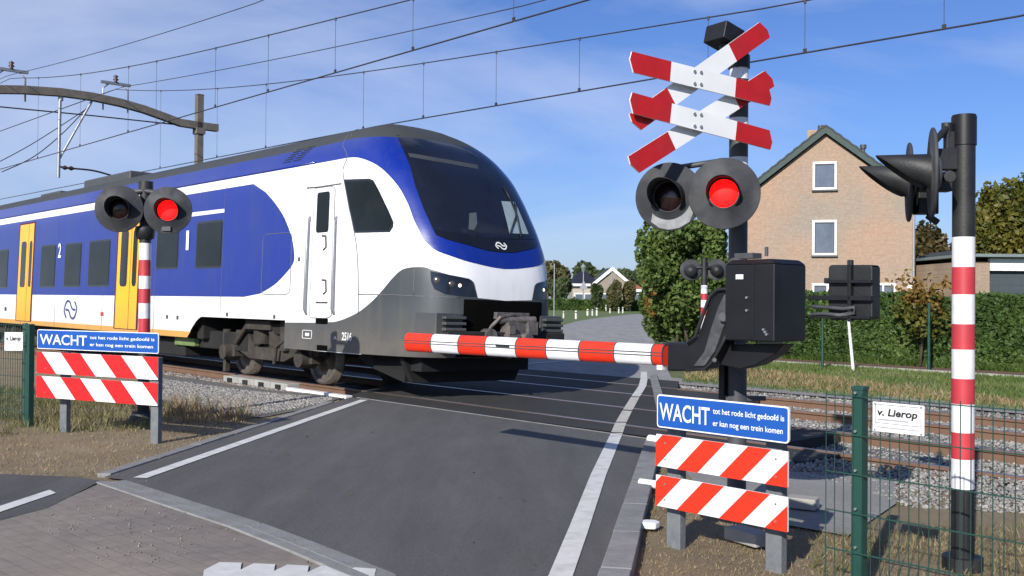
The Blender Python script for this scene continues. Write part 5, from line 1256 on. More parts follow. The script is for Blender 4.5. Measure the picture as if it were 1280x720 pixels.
mb = MB(); mb.tube([pp(-60, 128), pp(0, 133.5), pp(120, 145), pp(222, 156)], .022, 6); link('cross_wire', mb, M['wire'], T)
mb = MB(); mb.tube(smooth3([pp(2, 215), pp(42, 196), pp(80, 165), pp(113, 130)]), .016, 6); link('stay_wire', mb, M['wire'], T)
mb = MB(); mb.tube(smooth3([pp(-20, 212), pp(40, 180), pp(110, 135)]), .014, 6); link('stay_wire', mb, M['wire'], T)
# ================================================================== PLANTS
M['leaf_bush'] = mat_leaf('bush_leaves', [(.038, .066, .016), (.075, .122, .028), (.115, .175, .042), (.15, .21, .055)], .9)
M['leaf_orange'] = mat_leaf('orange_leaves', [(.09, .09, .02), (.20, .12, .025), (.28, .16, .04)], 1.2)
M['leaf_hedge'] = mat_leaf('hedge_leaves', [(.030, .062, .016), (.058, .108, .028), (.09, .155, .038), (.135, .19, .05)], 1.1)
M['leaf_yel'] = mat_leaf('yellowing_leaves', [(.03, .045, .010), (.08, .095, .018), (.15, .14, .025), (.19, .15, .03)], .5)
M['leaf_brown'] = mat_leaf('brown_leaves', [(.03, .03, .012), (.09, .07, .025), (.14, .10, .04)], .7)
M['leaf_far'] = mat_leaf('far_leaves', [(.035, .06, .022), (.07, .10, .04), (.12, .15, .06)], .15)
M['leaf_far2'] = mat_leaf('far_autumn_leaves', [(.06, .07, .03), (.12, .12, .05), (.17, .15, .07)], .15)
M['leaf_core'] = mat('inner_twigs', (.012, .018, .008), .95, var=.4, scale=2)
def leaves(name, C, size, material, parent, rng, stretch=1.5):
    """one bent leaf card pair per centre"""
    n = len(C); d = rng.normal(size=(n, 3)); d /= np.linalg.norm(d, axis=1)[:, None]; a = rng.normal(size=(n, 3)); u = np.cross(d, a); u /= np.linalg.norm(u, axis=1)[:, None]; v = np.cross(d, u)
    s = size * rng.uniform(.6, 1.35, (n, 1)); L_ = s * stretch
    p0 = C - u * L_ / 2; p1 = C + v * s / 2 + d * s * .12; p2 = C + u * L_ / 2; p3 = C - v * s / 2 + d * s * .12
    vs = np.stack([p0, p1, p2, p3], 1).reshape(-1, 3); f = np.arange(n)[:, None] * 4
    fs = np.concatenate([np.hstack([f, f + 1, f + 2]), np.hstack([f, f + 2, f + 3])]); return rawmesh(name, vs, fs, material, parent=parent)
def lobes(c, r, n, rng, spread=.75, rr=(.28, .5)):
    out = []
    for _ in range(n):
        d = rng.normal(size=3); d /= np.linalg.norm(d); k = rng.uniform(.3, 1) ** .5 * spread
        out.append((np.array(c) + d * np.array(r) * k, np.array(r) * rng.uniform(*rr)))
    return out
def sample(lbs, n, rng, shell=.45, zmin=0.02):
    w = np.array([l[1].prod() ** (2 / 3) for l in lbs]); w /= w.sum(); idx = rng.choice(len(lbs), n, p=w)
    d = rng.normal(size=(n, 3)); d /= np.linalg.norm(d, axis=1)[:, None]; k = rng.uniform(shell, 1.05, (n, 1))
    cc = np.array([l[0] for l in lbs])[idx]; rr = np.array([l[1] for l in lbs])[idx]; P = cc + d * rr * k; return P[P[:, 2] > zmin]
def tree(name, label, cat, base, h, r, nleaf, size, material, seed, trunk=.35, group=None, low=.25, nl=14, squash=1.0, extra=None):
    rng = np.random.default_rng(seed); T = thing(name, label, cat, base, rng.uniform(0, 6), group)
    c = V(base) + UP * (h * (1 + low) / 2); hz = h * (1 - low) / 2
    lb = lobes(c, (r, r, hz), nl, rng) + [(np.array(c), np.array((r * .55, r * .55, hz * .8)))]
    P = sample(lb, nleaf, rng); leaves('crown', P, size, material, T, rng)
    mb = MB(); b = V(base); tr = max(.04, h * .022)
    mb.tube([b - UP * .1, b + UP * h * .3, b + V((.05, 0, 0)) * r + UP * h * .55, b + UP * h * .8], [tr * 1.5, tr, tr * .7, tr * .25], 8)
    for k in range(7):
        l = lb[k]; p = V(l[0]); s = b + UP * h * random.uniform(.22, .5); mb.tube([s, s.lerp(p, .5) + UP * .05 * h, p], [tr * .5, tr * .3, tr * .1], 5)
    link('trunk', mb, M['bark'], T)
    if extra: 
        lb2 = [(np.array(V(base) + V(e[0])), np.array(e[1])) for e in extra[0]]; leaves('autumn_leaves', sample(lb2, extra[2], rng), size, extra[1], T, rng)
    return T
# big bush beside the far road
bc = at(862, 400, 31); bc.z = 0
rng = np.random.default_rng(5)
T = thing('large_bush', 'tall dense green bush with a few orange leaves at its left, beyond the barrier arm', 'bush', bc)
lb = []
for x, y, rx, rz in ((820, 310, 18, 22), (850, 296, 24, 22), (880, 305, 26, 26), (893, 303, 14, 22), (815, 340, 18, 22), (840, 330, 26, 30), (880, 345, 30, 30), (905, 350, 22, 28), (940, 365, 25, 22), (822, 375, 22, 26), (850, 375, 28, 30), (890, 385, 30, 30), (825, 402, 20, 22), (855, 405, 28, 22), (900, 410, 30, 25), (940, 395, 26, 30), (868, 285, 12, 10), (895, 283, 10, 9), (842, 283, 8, 8), (812, 318, 10, 10)):
    for q in range(2):
        p = at(x + rng.uniform(-4, 4), y + rng.uniform(-3, 3), 31 + rng.uniform(-.9, 1.3)); k = 31 / 1250; lb.append((np.array(p), np.array((rx * k, rx * k * 1.4, rz * k))))
leaves('crown', sample(lb, 42000, rng, .55), .10, M['leaf_bush'], T, rng)
lo = [(np.array(at(x, y, 30.0)), np.array((r * .025,) * 3)) for x, y, r in ((812, 350, 7), (817, 365, 8), (808, 378, 6), (822, 356, 6), (815, 392, 6))]
leaves('autumn_leaves', sample(lo, 130, rng, .2), .10, M['leaf_orange'], T, rng)
# sprigs that break the outline
sp = [(np.array(at(x, y, 31)), np.array((.12, .12, .22))) for x, y in ((800, 292), (808, 284), (824, 282), (834, 277), (858, 274), (880, 273), (902, 274), (798, 305), (800, 330), (797, 318))]
leaves('sprigs', sample(sp, 700, rng, .1), .09, M['leaf_bush'], T, rng)
mb = MB()
for k in range(6): b = V(bc) + V((random.uniform(-1, 1), random.uniform(-.6, .6), 0)); mb.tube([b, b + V((random.uniform(-.4, .4), 0, 1.3)), b + V((random.uniform(-.8, .8), 0, 2.6))], [.06, .04, .015], 6)
link('trunk', mb, M['bark'], T)
# hedge along the path
def hedge(name, label, A, B, h, w, n, size, material, seed, round_=.1, zf=None):
    rng = np.random.default_rng(seed); A, B = V(A), V(B); d = (B - A); Lg = d.length; d.normalize(); nn = V((-d.y, d.x, 0)); T = thing(name, label, 'hedge', (A + B) / 2)
    t = rng.uniform(0, Lg, n); face = rng.uniform(size=n); y = np.where(face < .6, -w / 2 + rng.exponential(.05, n), rng.uniform(-w / 2, w / 2, n)); z = np.where(face < .6, rng.uniform(0, h, n), h - rng.exponential(.05, n))
    wob = .10 * np.sin(t * 1.7 + 1) + .06 * np.sin(t * 4.3) + .05 * np.sin(z * 5 + t * 2.7); zw = .07 * np.sin(t * 1.1) + .05 * np.sin(t * 3.7 + 2) + rng.normal(0, .03, n)
    y = y - wob * (y < 0); z = np.clip(z + zw * (z > h * .7), .02, None)
    P = np.array(A)[None] + np.array(d)[None] * t[:, None] + np.array(nn)[None] * y[:, None]; P[:, 2] = z
    leaves('foliage', P, size, material, T, rng)
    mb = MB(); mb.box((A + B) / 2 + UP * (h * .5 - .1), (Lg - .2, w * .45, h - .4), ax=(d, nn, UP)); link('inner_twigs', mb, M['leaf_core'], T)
    return T
hA, hB = W(8.5, 23.2), W(-22, 23.2)
hh = at(1100, 369, tp(1100, 369, 22.8).y).z; print('hedge h', hh)
hedge('hedge', 'long dense clipped green hedge behind the path, in front of the brick house', W(14.4, 23.3), W(-2, 23.3), hh, 1.0, 80000, .075, M['leaf_hedge'], 11)
# orange-leaved small tree standing in the hedge
b = tp(1150, 440, 22.5); b.z = 0; rng = np.random.default_rng(3)
T = thing('young_tree', 'young orange-leaved tree growing out of the hedge beside the red and white mast', 'tree', b)
lb = [(np.array(tp(x, y, 22.4)), np.array((r * .026, r * .03, r * .02))) for x, y, r in ((1128, 350, 14), (1145, 362, 20), (1165, 365, 22), (1150, 378, 16), (1172, 382, 14), (1135, 372, 12), (1180, 352, 10))]
leaves('crown', sample(lb, 330, rng, .1), .085, M['leaf_orange'], T, rng)
lb = [(np.array(tp(x, y, 22.3)), np.array((r * .026, r * .03, r * .02))) for x, y, r in ((1140, 395, 16), (1165, 400, 18), (1155, 415, 16), (1125, 385, 10))]
leaves('lower_leaves', sample(lb, 420, rng, .1), .085, M['leaf_yel'], T, rng)
mb = MB(); mb.tube([b, V((b.x + .1, b.y, 1.0)), V((b.x - .1, b.y, 1.9))], [.035, .025, .01], 6); link('trunk', mb, M['bark'], T)
# trees on the right behind the garage
def tree_px(x, ytop, Z, rpx, nleaf, size, material, seed, label, name='tree', low=.2, group=None, nl=14, xb=None):
    p = at(x, ytop, Z); b = V((p.x, p.y, 0)); return tree(name, label, 'tree', b, p.z, rpx * Z / F, nleaf, size, material, seed, low=low, group=group, nl=nl)
tree_px(1262, 205, 62, 46, 15000, .26, M['leaf_yel'], 21, 'tall yellow-green tree behind the garage at the right edge', low=.1, nl=18)
tree_px(1230, 262, 66, 28, 7000, .24, M['leaf_yel'], 22, 'lower yellow-green tree just right of the banded mast behind the garage', low=.1)
tree_px(1165, 270, 60, 30, 6500, .24, M['leaf_brown'], 23, 'brownish green tree between the brick house and the banded mast', low=.1)
tree_px(1195, 290, 58, 24, 4500, .22, M['leaf_brown'], 24, 'small brownish tree right behind the banded mast', low=.1)
# distant trees beyond the field, left of the bush
fg = 'distant trees behind the far houses'
for i, (x, y, Z, r, m_, lab) in enumerate(((695, 322, 150, 22, 'leaf_far2', 'distant tree with a rusty tint right beside the train nose'), (728, 328, 165, 18, 'leaf_far', 'distant dark tree behind the far street lamp'), (700, 345, 130, 16, 'leaf_far', 'lower bright green distant tree beside the train nose'), (752, 333, 190, 18, 'leaf_far', 'distant tree left of the white-edged gable'), (782, 335, 200, 20, 'leaf_far', 'distant tree behind the white-edged gable'), (806, 334, 190, 18, 'leaf_far2', 'distant tree half hidden by the tall bush'), (668, 330, 160, 20, 'leaf_far', 'distant tree hidden behind the train nose'),
        (768, 352, 118, 10, 'leaf_far2', 'small round garden tree in front of the white-edged gable'), (785, 352, 119, 9, 'leaf_far2', 'small garden tree right of the gable centre'), (746, 356, 117, 8, 'leaf_far', 'small garden tree between the two far houses'))):
    tree_px(x, y, Z, r, 3800, Z * .0036, M[m_], 40 + i, lab, low=.08, group=fg, nl=10)
hedge('hedge', 'low dark distant hedge behind the far field', at(640, 384, 128).xy.to_3d(), at(800, 384, 122).xy.to_3d(), 1.25, 1.0, 9000, .28, M['leaf_hedge'], 12)
# hedges and woods that close the horizon to the right and left
for i, (x, Z, h, r) in enumerate(((1320, 70, 8, 5), (1400, 80, 9, 6), (1010, 110, 9, 6), (960, 120, 8, 6), (900, 130, 8, 6), (860, 140, 7, 6), (820, 150, 7, 6))):
    p = at(x, 380, Z); tree('tree', ['yellow-green tree beyond the right edge of the garage', 'far tree right of the photograph', 'far tree hidden behind the brick house', 'far tree behind the left half of the brick house', 'far tree hidden behind the signal mast', 'far tree behind the tall bush', 'far tree behind the left of the bush'][i], 'tree', V((p.x, p.y, 0)), h, r, 3000, .42, M['leaf_far'], 80 + i, low=.08, group='far trees behind house and bush')

# ================================================================== LOOSE GROUND COVER
def inpoly(P, poly):
    x, y = P[:, 0], P[:, 1]; n = len(poly); c = np.zeros(len(P), bool); j = n - 1
    for i in range(n):
        xi, yi, xj, yj = poly[i][0], poly[i][1], poly[j][0], poly[j][1]
        c ^= ((yi > y) != (yj > y)) & (x < (xj - xi) * (y - yi) / (yj - yi + 1e-12) + xi); j = i
    return c
def scatter(poly, n, rng, clump=0):
    poly = [(p[0], p[1]) for p in poly]; lo, hi = np.min(poly, 0), np.max(poly, 0); out = np.zeros((0, 2))
    for _ in range(40):
        P = rng.uniform(lo, hi, (n * 2, 2)); P = P[inpoly(P, poly)]
        if clump:
            v = np.sin(P[:, 0] * 2.1 + 1.3 * np.sin(P[:, 1] * 1.7)) * np.sin(P[:, 1] * 2.7 + 1.1 * np.sin(P[:, 0] * 2.3)) + .5 * np.sin(P[:, 0] * 6.1) * np.sin(P[:, 1] * 5.3); P = P[rng.uniform(-1, 1, len(P)) < v * clump + (1 - clump)]
        out = np.vstack([out, P])
        if len(out) >= n: break
    return out[:n]
def grass(name, poly, n, h, w, material, seed, z=-.02, clump=.6, lean=.5):
    rng = np.random.default_rng(seed); P = scatter(poly, n, rng, clump); n = len(P); a = rng.uniform(0, 6.28, n); hh = h * rng.uniform(.4, 1.3, n); l = rng.normal(0, lean, (n, 2)) * hh[:, None]
    u = np.stack([np.cos(a), np.sin(a)], 1) * w * rng.uniform(.6, 1.4, (n, 1)) / 2; Z0 = np.full((n, 1), z)
    p0 = np.hstack([P - u, Z0]); p1 = np.hstack([P + u, Z0]); p2 = np.hstack([P + l, Z0 + hh[:, None]]); vs = np.stack([p0, p1, p2], 1).reshape(-1, 3); fs = np.arange(n * 3).reshape(-1, 3)
    return tagp(rawmesh(name, vs, fs, material), kind='stuff')
M['blade_dry'] = mat_leaf('dry_grass_blades', [(.16, .11, .05), (.28, .20, .10), (.38, .29, .17), (.16, .15, .06)], 1.5)
M['blade_mix'] = mat_leaf('verge_grass_blades', [(.07, .10, .02), (.14, .16, .05), (.26, .22, .11), (.32, .26, .15)], .5)
M['blade_far'] = mat_leaf('far_verge_blades', [(.05, .10, .02), (.09, .15, .03), (.14, .19, .05), (.25, .24, .12)], .35)
M['blade_green'] = mat_leaf('green_grass_blades', [(.035, .07, .012), (.07, .12, .02), (.12, .17, .04)], .8)
right_v = G((790, 600), (812, 566), (835, 575), (900, 640), (1060, 668), (1290, 690), (1400, 900), (760, 900))
o_ = grass('dry_grass', right_v, 10000, .022, .006, M['blade_dry'], 1); tagp(o_, 'short dry grass and straw round the posts of the right warning sign', 'grass')
o_ = grass('green_grass', G((1010, 668), (1300, 650), (1400, 900), (1040, 900)), 3000, .06, .007, M['blade_mix'], 2, clump=.8); tagp(o_, 'green tufts at the foot of the right mesh fence', 'grass')
left_v = G((-140, 548), (196, 500), (300, 522), (330, 516), (200, 582), (160, 598), (100, 593), (-140, 590))
o_ = grass('dry_grass', left_v, 4500, .028, .008, M['blade_dry'], 3); tagp(o_, 'dry grass and straw under the left warning sign', 'grass')
o_ = grass('green_grass', G((-200, 480), (140, 490), (240, 512), (190, 535), (60, 540), (-200, 560)), 12000, .12, .012, M['blade_mix'], 4, clump=.8); tagp(o_, 'green grass behind the left warning sign and fence', 'grass')
o_ = grass('dry_grass', G((215, 505), (300, 517), (325, 518), (300, 528), (215, 528)), 500, .26, .012, M['blade_dry'], 5, lean=.35); tagp(o_, 'tall straw stalks beside the gravel left of the road', 'grass')
tR = lambda D: tt(onD(RE[2], rd, D)) - .35
far_v = [W(tR(14.6), 14.6), W(-6, 14.4), W(0, 21.2), W(tR(21.2), 21.2)]
o_ = grass('verge_grass', far_v, 48000, .075, .022, M['blade_far'], 6, clump=.7, z=-.03); tagp(o_, 'patchy green and dry grass between the tracks and the brick path', 'grass')
o_ = grass('dry_grass', [W(tR(15), 15), W(tR(15) - 7.5, 15), W(tR(18) - 3.0, 18), W(tR(18.5), 18.5)], 4500, .10, .03, M['blade_dry'], 7, clump=.4, z=-.02); tagp(o_, 'straw coloured grass beyond the tracks behind the barrier machine', 'grass')
o_ = grass('green_grass', [W(14.4, 22.5), W(-2, 22.5), W(-2, 23.0), W(14.4, 23.0)], 12000, .16, .03, M['blade_green'], 8, clump=.5, z=-.02); tagp(o_, 'bright green grass along the foot of the long hedge', 'grass')
# ballast stones
def stones(name, poly, n, size, material, seed, zfun, label, drop=1.0):
    rng = np.random.default_rng(seed); P = scatter(poly, n, rng); n = len(P); s = size * rng.uniform(.5, 1.4, (n, 1, 1))
    base = np.array([(1, 0, 0), (-1, 0, 0), (0, 1, 0), (0, -1, 0), (0, 0, 1), (0, 0, -1)], float)[None] * rng.uniform(.6, 1.15, (n, 6, 1)) + rng.normal(0, .22, (n, 6, 3))
    a = rng.uniform(0, 6.28, n); ca, sa = np.cos(a)[:, None], np.sin(a)[:, None]; x = base[:, :, 0] * ca - base[:, :, 1] * sa; y = base[:, :, 0] * sa + base[:, :, 1] * ca; base = np.stack([x, y, base[:, :, 2] * .7], 2) * s
    base[:, :, 0] += P[:, 0:1]; base[:, :, 1] += P[:, 1:2]; base[:, :, 2] += zfun(P)[:, None] + size * .15
    f = np.array([(0, 2, 4), (2, 1, 4), (1, 3, 4), (3, 0, 4), (2, 0, 5), (1, 2, 5), (3, 1, 5), (0, 3, 5)])[None] + (np.arange(n) * 6)[:, None, None]
    return tagp(rawmesh(name, base.reshape(-1, 3), f.reshape(-1, 3), material), label, 'gravel', kind='stuff')
def mat_stone(name, cols):
    m = mat_leaf(name, cols, 8); nt = m.node_tree; b = nt.nodes['Principled BSDF']; b.inputs['Roughness'].default_value = .9
    nt.links.new(b.outputs[0], nt.nodes['Material Output'].inputs['Surface']); return m
M['stone'] = mat_stone('ballast_stones', [(.11, .10, .095), (.20, .19, .18), (.28, .27, .255), (.40, .39, .37)])
M['stone_d'] = mat_stone('dusty_ballast_stones', [(.10, .08, .07), (.20, .17, .15), (.30, .28, .26), (.42, .40, .38)])
bD = np.array([d for d, _ in BP]); bZ = np.array([z for _, z in BP])
zb_ = lambda P: np.interp(P[:, 0] * CT + P[:, 1] * ST, bD, bZ)
tl = tt(onD(Lx(0, .4), ld, 8.3)); tr_ = tt(onD(RE[2], rd, 8.3)) - .3
stones('gravel', [W(tl + .1, 8.05), W(tl + .1 + 0, 8.8), W(26, 8.8), W(26, 8.0)], 5000, .028, M['stone_d'], 30, zb_, 'grey ballast stones beside the near rail left of the road')
stones('gravel', G((196, 472), (250, 480), (330, 490), (418, 497), (400, 504), (330, 516), (300, 517), (196, 496)), 9000, .024, M['stone'], 31, lambda P: np.full(len(P), -.015), 'pale gravel between the edge beams and the dry grass')
tE = lambda D: tt(onD(RE[2], rd, D)) - .28
stones('gravel', [W(tE(8.1), 8.1), W(tE(14.3), 14.3), W(-4, 14.3), W(-4, 8.1)], 45000, .027, M['stone'], 32, zb_, 'pale ballast stones of both tracks right of the road')
stones('gravel', G((940, 560), (1290, 600), (1290, 640), (1130, 630), (1040, 600), (940, 585)), 2600, .022, M['stone'], 33, lambda P: np.full(len(P), -.02), 'loose stones scattered behind the right mesh fence')
stones('gravel', [V((-2.9, 8.2, 0)), gp(170, 610), gp(240, 636), gp(330, 670), gp(150, 720), gp(20, 650)], 220, .006, M['stone_d'], 34, lambda P: np.full(len(P), .0), 'fine grit and crumbs on the brick paving')
# fallen leaves and crumbs on the asphalt
rng = np.random.default_rng(77); P = scatter([V((p[0], p[1])) for p in [Lx(.3, -.2), Lx(5, -.3), RE[1] + V((-.4, 0, 0)), V((.6, 3, 0)), V((-.6, 4, 0))]], 26, rng); C = np.hstack([P, np.full((len(P), 1), .012)])
tagp(leaves('fallen_leaves', C, .014, M['leaf_brown'], None, rng), 'few small fallen leaves and crumbs on the dark asphalt', 'leaves', kind='stuff')
# ================================================================== BUILDINGS AND FAR THINGS
M['brick'] = mat_brick('yellow_brown_brick', (.325, .23, .17), (.365, .27, .205), (.34, .28, .23), 1.0, bw=.23, bh=.068, msize=.009, rot=(math.radians(90), 0, 0), big=.28, bump=.4, stain=((.82, .95, 1.0), (1.12, .98, .90)))
M['brick2'] = mat_brick('pale_garage_brick', (.30, .22, .15), (.36, .27, .19), (.32, .28, .23), 1.0, bw=.23, bh=.068, msize=.009, rot=(math.radians(90), 0, 0))
M['tile'] = mat('roof_tiles', (.045, .05, .05), .8, var=.3, scale=8, bump=.6, bscale=12)
M['tile_o'] = mat('orange_tiles', (.34, .12, .06), .8, var=.25, scale=3)
M['garagedoor'] = mat('garage_door_grey', (.05, .065, .075), .6, var=.1)
M['fascia'] = mat('grey_green_fascia', (.16, .20, .20), .6, var=.1)
M['curtain'] = mat('pale_curtain', (.55, .54, .50), .8)
hz_ = 45.0; ap = at(1032, 163, hz_); ang = math.atan2(ap.x, hz_) * .95
ex = V((math.cos(ang), -math.sin(ang), 0)); ey = V((math.sin(ang), math.cos(ang), 0)); hc = V((ap.x, ap.y, 0))
T = thing('brick_house', 'brown brick house with a dark green gable edge and white framed windows above the hedge', 'house', hc, -ang)
hwid = 105 * hz_ / F; dep = 9.0; zap = ap.z - .18; zev = at(1138, 252, hz_).z
def H(a, d, z): return hc + ex * a + ey * d + UP * z
mb = MB(); prof = [(-hwid, 0), (hwid, 0), (hwid, zev), (0, zap), (-hwid, zev)]
mb.prism(prof, hc, ex, UP, ey, 0, dep); wall = link('wall', mb, M['brick'], T, fixn=True)
mb = MB(); ov = .35; sl = (zap - zev) / hwid
for s in (-1, 1):
    P = [(0, zap + .30), (s * (hwid + ov), zev + .30 - sl * ov), (s * (hwid + ov), zev + .10 - sl * ov), (0, zap + .06)]
    mb.prism(P, hc, ex, UP, ey, -.22, dep + .2)
link('roof', mb, M['tile'], T)
mb = MB()
for s in (-1, 1): mb.prism([(0, zap + .34), (s * (hwid + ov + .03), zev + .33 - sl * ov), (s * (hwid + ov + .03), zev + .06 - sl * ov), (0, zap + .02)], hc, ex, UP, ey, -.27, -.23)
link('gable_board', mb, M['ridge_green'], T)
for i, s in enumerate((-1, 1)):
    tb2_ = MB(); n = 24; A_, B_ = H(0, -.24, zap + .37), H(s * (hwid + ov), -.24, zev + .37 - sl * ov); d_ = (B_ - A_).normalized(); L_ = (B_ - A_).length; u_ = d_.cross(ey) * (-1 if d_.cross(ey).z < 0 else 1)
    for k in range(n): tb2_.box(A_ + d_ * (L_ * (k + .5) / n) + u_ * (.02 * (k % 2)), (L_ / n - .01, .12, .07), ax=(d_, ey, u_))
    link('verge_tiles', tb2_, M['tile'], T)
mb = MB(); c = at(1017, 170, hz_ + 2.5); mb.box(V((c.x, c.y, c.z - .4)), (.55, .5, 1.3), ax=(ex, ey, UP)); ch = link('chimney', mb, M['brick2'], T)
mb = MB(); mb.cyl(at(1026, 166, hz_ + 3), at(1026, 157, hz_ + 3), .14, n=12); mb.cyl(at(1079, 200, hz_ + 3), at(1079, 183, hz_ + 3), .09, n=12); mb.cyl(at(1079, 186, hz_ + 3), at(1079, 181, hz_ + 3), .15, n=12); link('flue_pipe', mb, M['darkgrey'], T)
def hwin(x0, y0, x1, y1, lab=None, mull=False, cur=False):
    a0 = (at(x0, y0, hz_) - hc).dot(ex); a1 = (at(x1, y0, hz_) - hc).dot(ex); z0, z1 = at(x0, y1, hz_).z, at(x0, y0, hz_).z
    mb = MB(); fw = .10; c = lambda a, z: H(a, 0, z)
    for a, b, zz0, zz1 in ((a0, a1, z1 - fw, z1), (a0, a1, z0, z0 + fw), (a0, a0 + fw, z0 + fw, z1 - fw), (a1 - fw, a1, z0 + fw, z1 - fw)): mb.box(H((a + b) / 2, -.02, (zz0 + zz1) / 2), (b - a, .10, zz1 - zz0), ax=(ex, ey, UP))
    if mull: mb.box(H((a0 + a1) / 2, -.02, (z0 + z1) / 2), (.07, .09, z1 - z0 - 2 * fw - .004), ax=(ex, ey, UP))
    w = link('window', mb, M['plast_white'], T, bevel=.008)
    mb = MB(); mb.box(H((a0 + a1) / 2, -.008, (z0 + z1) / 2), (a1 - a0 - 2 * fw, .03, z1 - z0 - 2 * fw), ax=(ex, ey, UP)); link('pane', mb, M['glass_h'], w)
    mb = MB(); mb.box(H((a0 + a1) / 2, -.045, z0 - .04), (a1 - a0 + .08, .16, .07), ax=(ex, ey, UP)); link('sill', mb, M['darkgrey'], w)
    i_ = MB(); d = .14
    for a, b, zz0, zz1 in ((a0 + fw, a1 - fw, z1 - fw - .04, z1 - fw), (a0 + fw, a0 + fw + .035, z0 + fw, z1 - fw), (a1 - fw - .035, a1 - fw, z0 + fw, z1 - fw), (a0 + fw, a1 - fw, z0 + fw, z0 + fw + .03)): i_.box(H((a + b) / 2, -.035, (zz0 + zz1) / 2), (b - a, .05, zz1 - zz0), ax=(ex, ey, UP))
    link('sash', i_, M['darkgrey'], w)
    if cur:
        mb = MB(); mb.box(H((a0 + a1) / 2, -.028, (z0 + z1) / 2 - .15), (a1 - a0 - 2 * fw - .1, .01, (z1 - z0) * .5), ax=(ex, ey, UP)); link('curtain', mb, M['curtain'], w)
M['glass_h'] = mat('house_glass', (.10, .12, .16), .12, var=.25, scale=1.5, spec=.8)
hwin(1016, 202, 1046, 237); hwin(1015.5, 275, 1046, 319); hwin(1015, 354, 1036, 395); hwin(1087, 354, 1118, 395, mull=True, cur=True); hwin(1131, 357, 1137, 395)
mb = MB(); a_ = hwid - .06; mb.cyl(H(a_, -.06, 0), H(a_, -.06, zev - .1), .045, n=10); link('downpipe', mb, M['galv'], T)
# garage and extension to the right
gz = 40.0
def wallbox(T, name, x0, y0, x1, Z, dep, m, ztop=None, zbot=0):
    a, b = at(x0, y0, Z), at(x1, y0, Z); z = a.z if ztop is None else ztop; mb = MB(); mb.box(V(((a.x + b.x) / 2, Z + dep / 2, (z + zbot) / 2)), (b.x - a.x, dep, z - zbot)); return link(name, mb, m, T)
g0 = at(1215, 375, gz)
T = thing('garage', 'flat roofed brick garage with a grey door and white lintel at the right edge', 'garage', (g0.x, gz, 0))
wallbox(T, 'wall', 1205, 327, 1237, gz, 7, M['brick2']); wallbox(T, 'wall', 1330, 327, 1400, gz, 7, M['brick2']); wallbox(T, 'rear_wall', 1237.5, 327, 1329.5, gz + 6, 1, M['brick2'])
mb = MB(); a, b = at(1238, 323, gz), at(1330, 339, gz); mb.box(V(((a.x + b.x) / 2, gz + .12, (a.z + b.z) / 2)), (b.x - a.x, .2, a.z - b.z)); link('lintel', mb, M['plast_white'], T)
mb = MB(); a, b = at(1239, 339.5, gz), at(1330, 375, gz); mb.box(V(((a.x + b.x) / 2, gz + .3, b.z / 2 + a.z / 2 - .8)), (b.x - a.x, .08, a.z - b.z + 1.6))
for k in range(6): mb.box(V(((a.x + b.x) / 2, gz + .255, a.z - .2 - k * .32)), (b.x - a.x, .012, .02))
link('door', mb, M['garagedoor'], T)
mb = MB(); a, b = at(1202, 317.5, gz), at(1410, 323, gz); mb.box(V(((a.x + b.x) / 2, gz + 3.4, (a.z + b.z) / 2)), (b.x - a.x, 7.6, a.z - b.z)); link('roof_edge', mb, M['fascia'], T, bevel=.01)
e0 = at(1175, 375, 47)
T = thing('garden_shed', 'low dark sloping canopy roof between the brick house and the garage', 'shed', (e0.x, 47, 0))
mb = MB(); P = [at(x, y, 46) for x, y in ((1150, 331), (1212, 311), (1212, 325), (1168, 335), (1150, 335))]; o = V((0, 46, 0)); mb.prism([(p.x, p.z) for p in P], o, V((1, 0, 0)), UP, V((0, 1, 0)), 0, 4); link('roof', mb, M['tile'], T)
wallbox(T, 'wall', 1139, 333, 1151, 47, 4, M['brick2']); wallbox(T, 'roof_slab', 1138, 329, 1152, 46.9, 4.2, M['fascia'], ztop=at(1140, 329, 46.9).z, zbot=at(1140, 332, 46.9).z)
mb = MB()
for x in (1155, 1212): a = at(x, 336, 46.2); mb.box(V((a.x, 46.2, a.z / 2 + .1)), (.1, .1, a.z + .2))
link('post', mb, M['darkgrey'], T)
mb = MB(); a, b = at(1150, 334, 45), at(1200, 333, 45); mb.cyl(a, b, .01, n=5); mb.cyl(V((a.x, a.y, 0)), a, .03, n=8); mb.cyl(V((b.x, b.y, 0)), b, .03, n=8)
T = thing('washing_line', 'washing line with white laundry between the brick house and the banded mast', 'washing line', (a.x, a.y, 0)); link('line', mb, M['galv'], T)
for x, w, y0, y1 in ((1157, 3, 340, 356), (1163, 4, 332, 352), (1171, 5, 330, 350), (1178, 4, 333, 352), (1184, 5, 332, 350), (1191, 4, 334, 348)):
    c0_, c1_ = at(x, y0, 45), at(x, y1, 45); mb = MB(); hw_ = w * 45 / F / 2; vs = []
    for j in range(5):
        for i in range(5): u = i / 4 - .5; v = j / 4; vs.append(V((c0_.x + u * 2 * hw_ * (1 + .15 * v), 45 + .05 * math.sin(i * 2.4 + x), c0_.z + (c1_.z - c0_.z) * v)))
    mb.add(vs, [(j * 5 + i, j * 5 + i + 1, (j + 1) * 5 + i + 1, (j + 1) * 5 + i) for j in range(4) for i in range(4)], 0, True); tagp(link('laundry', mb, M['white'], solid=.01), 'white laundry hanging on the washing line right of the brick house', 'laundry', 'laundry on the washing line')
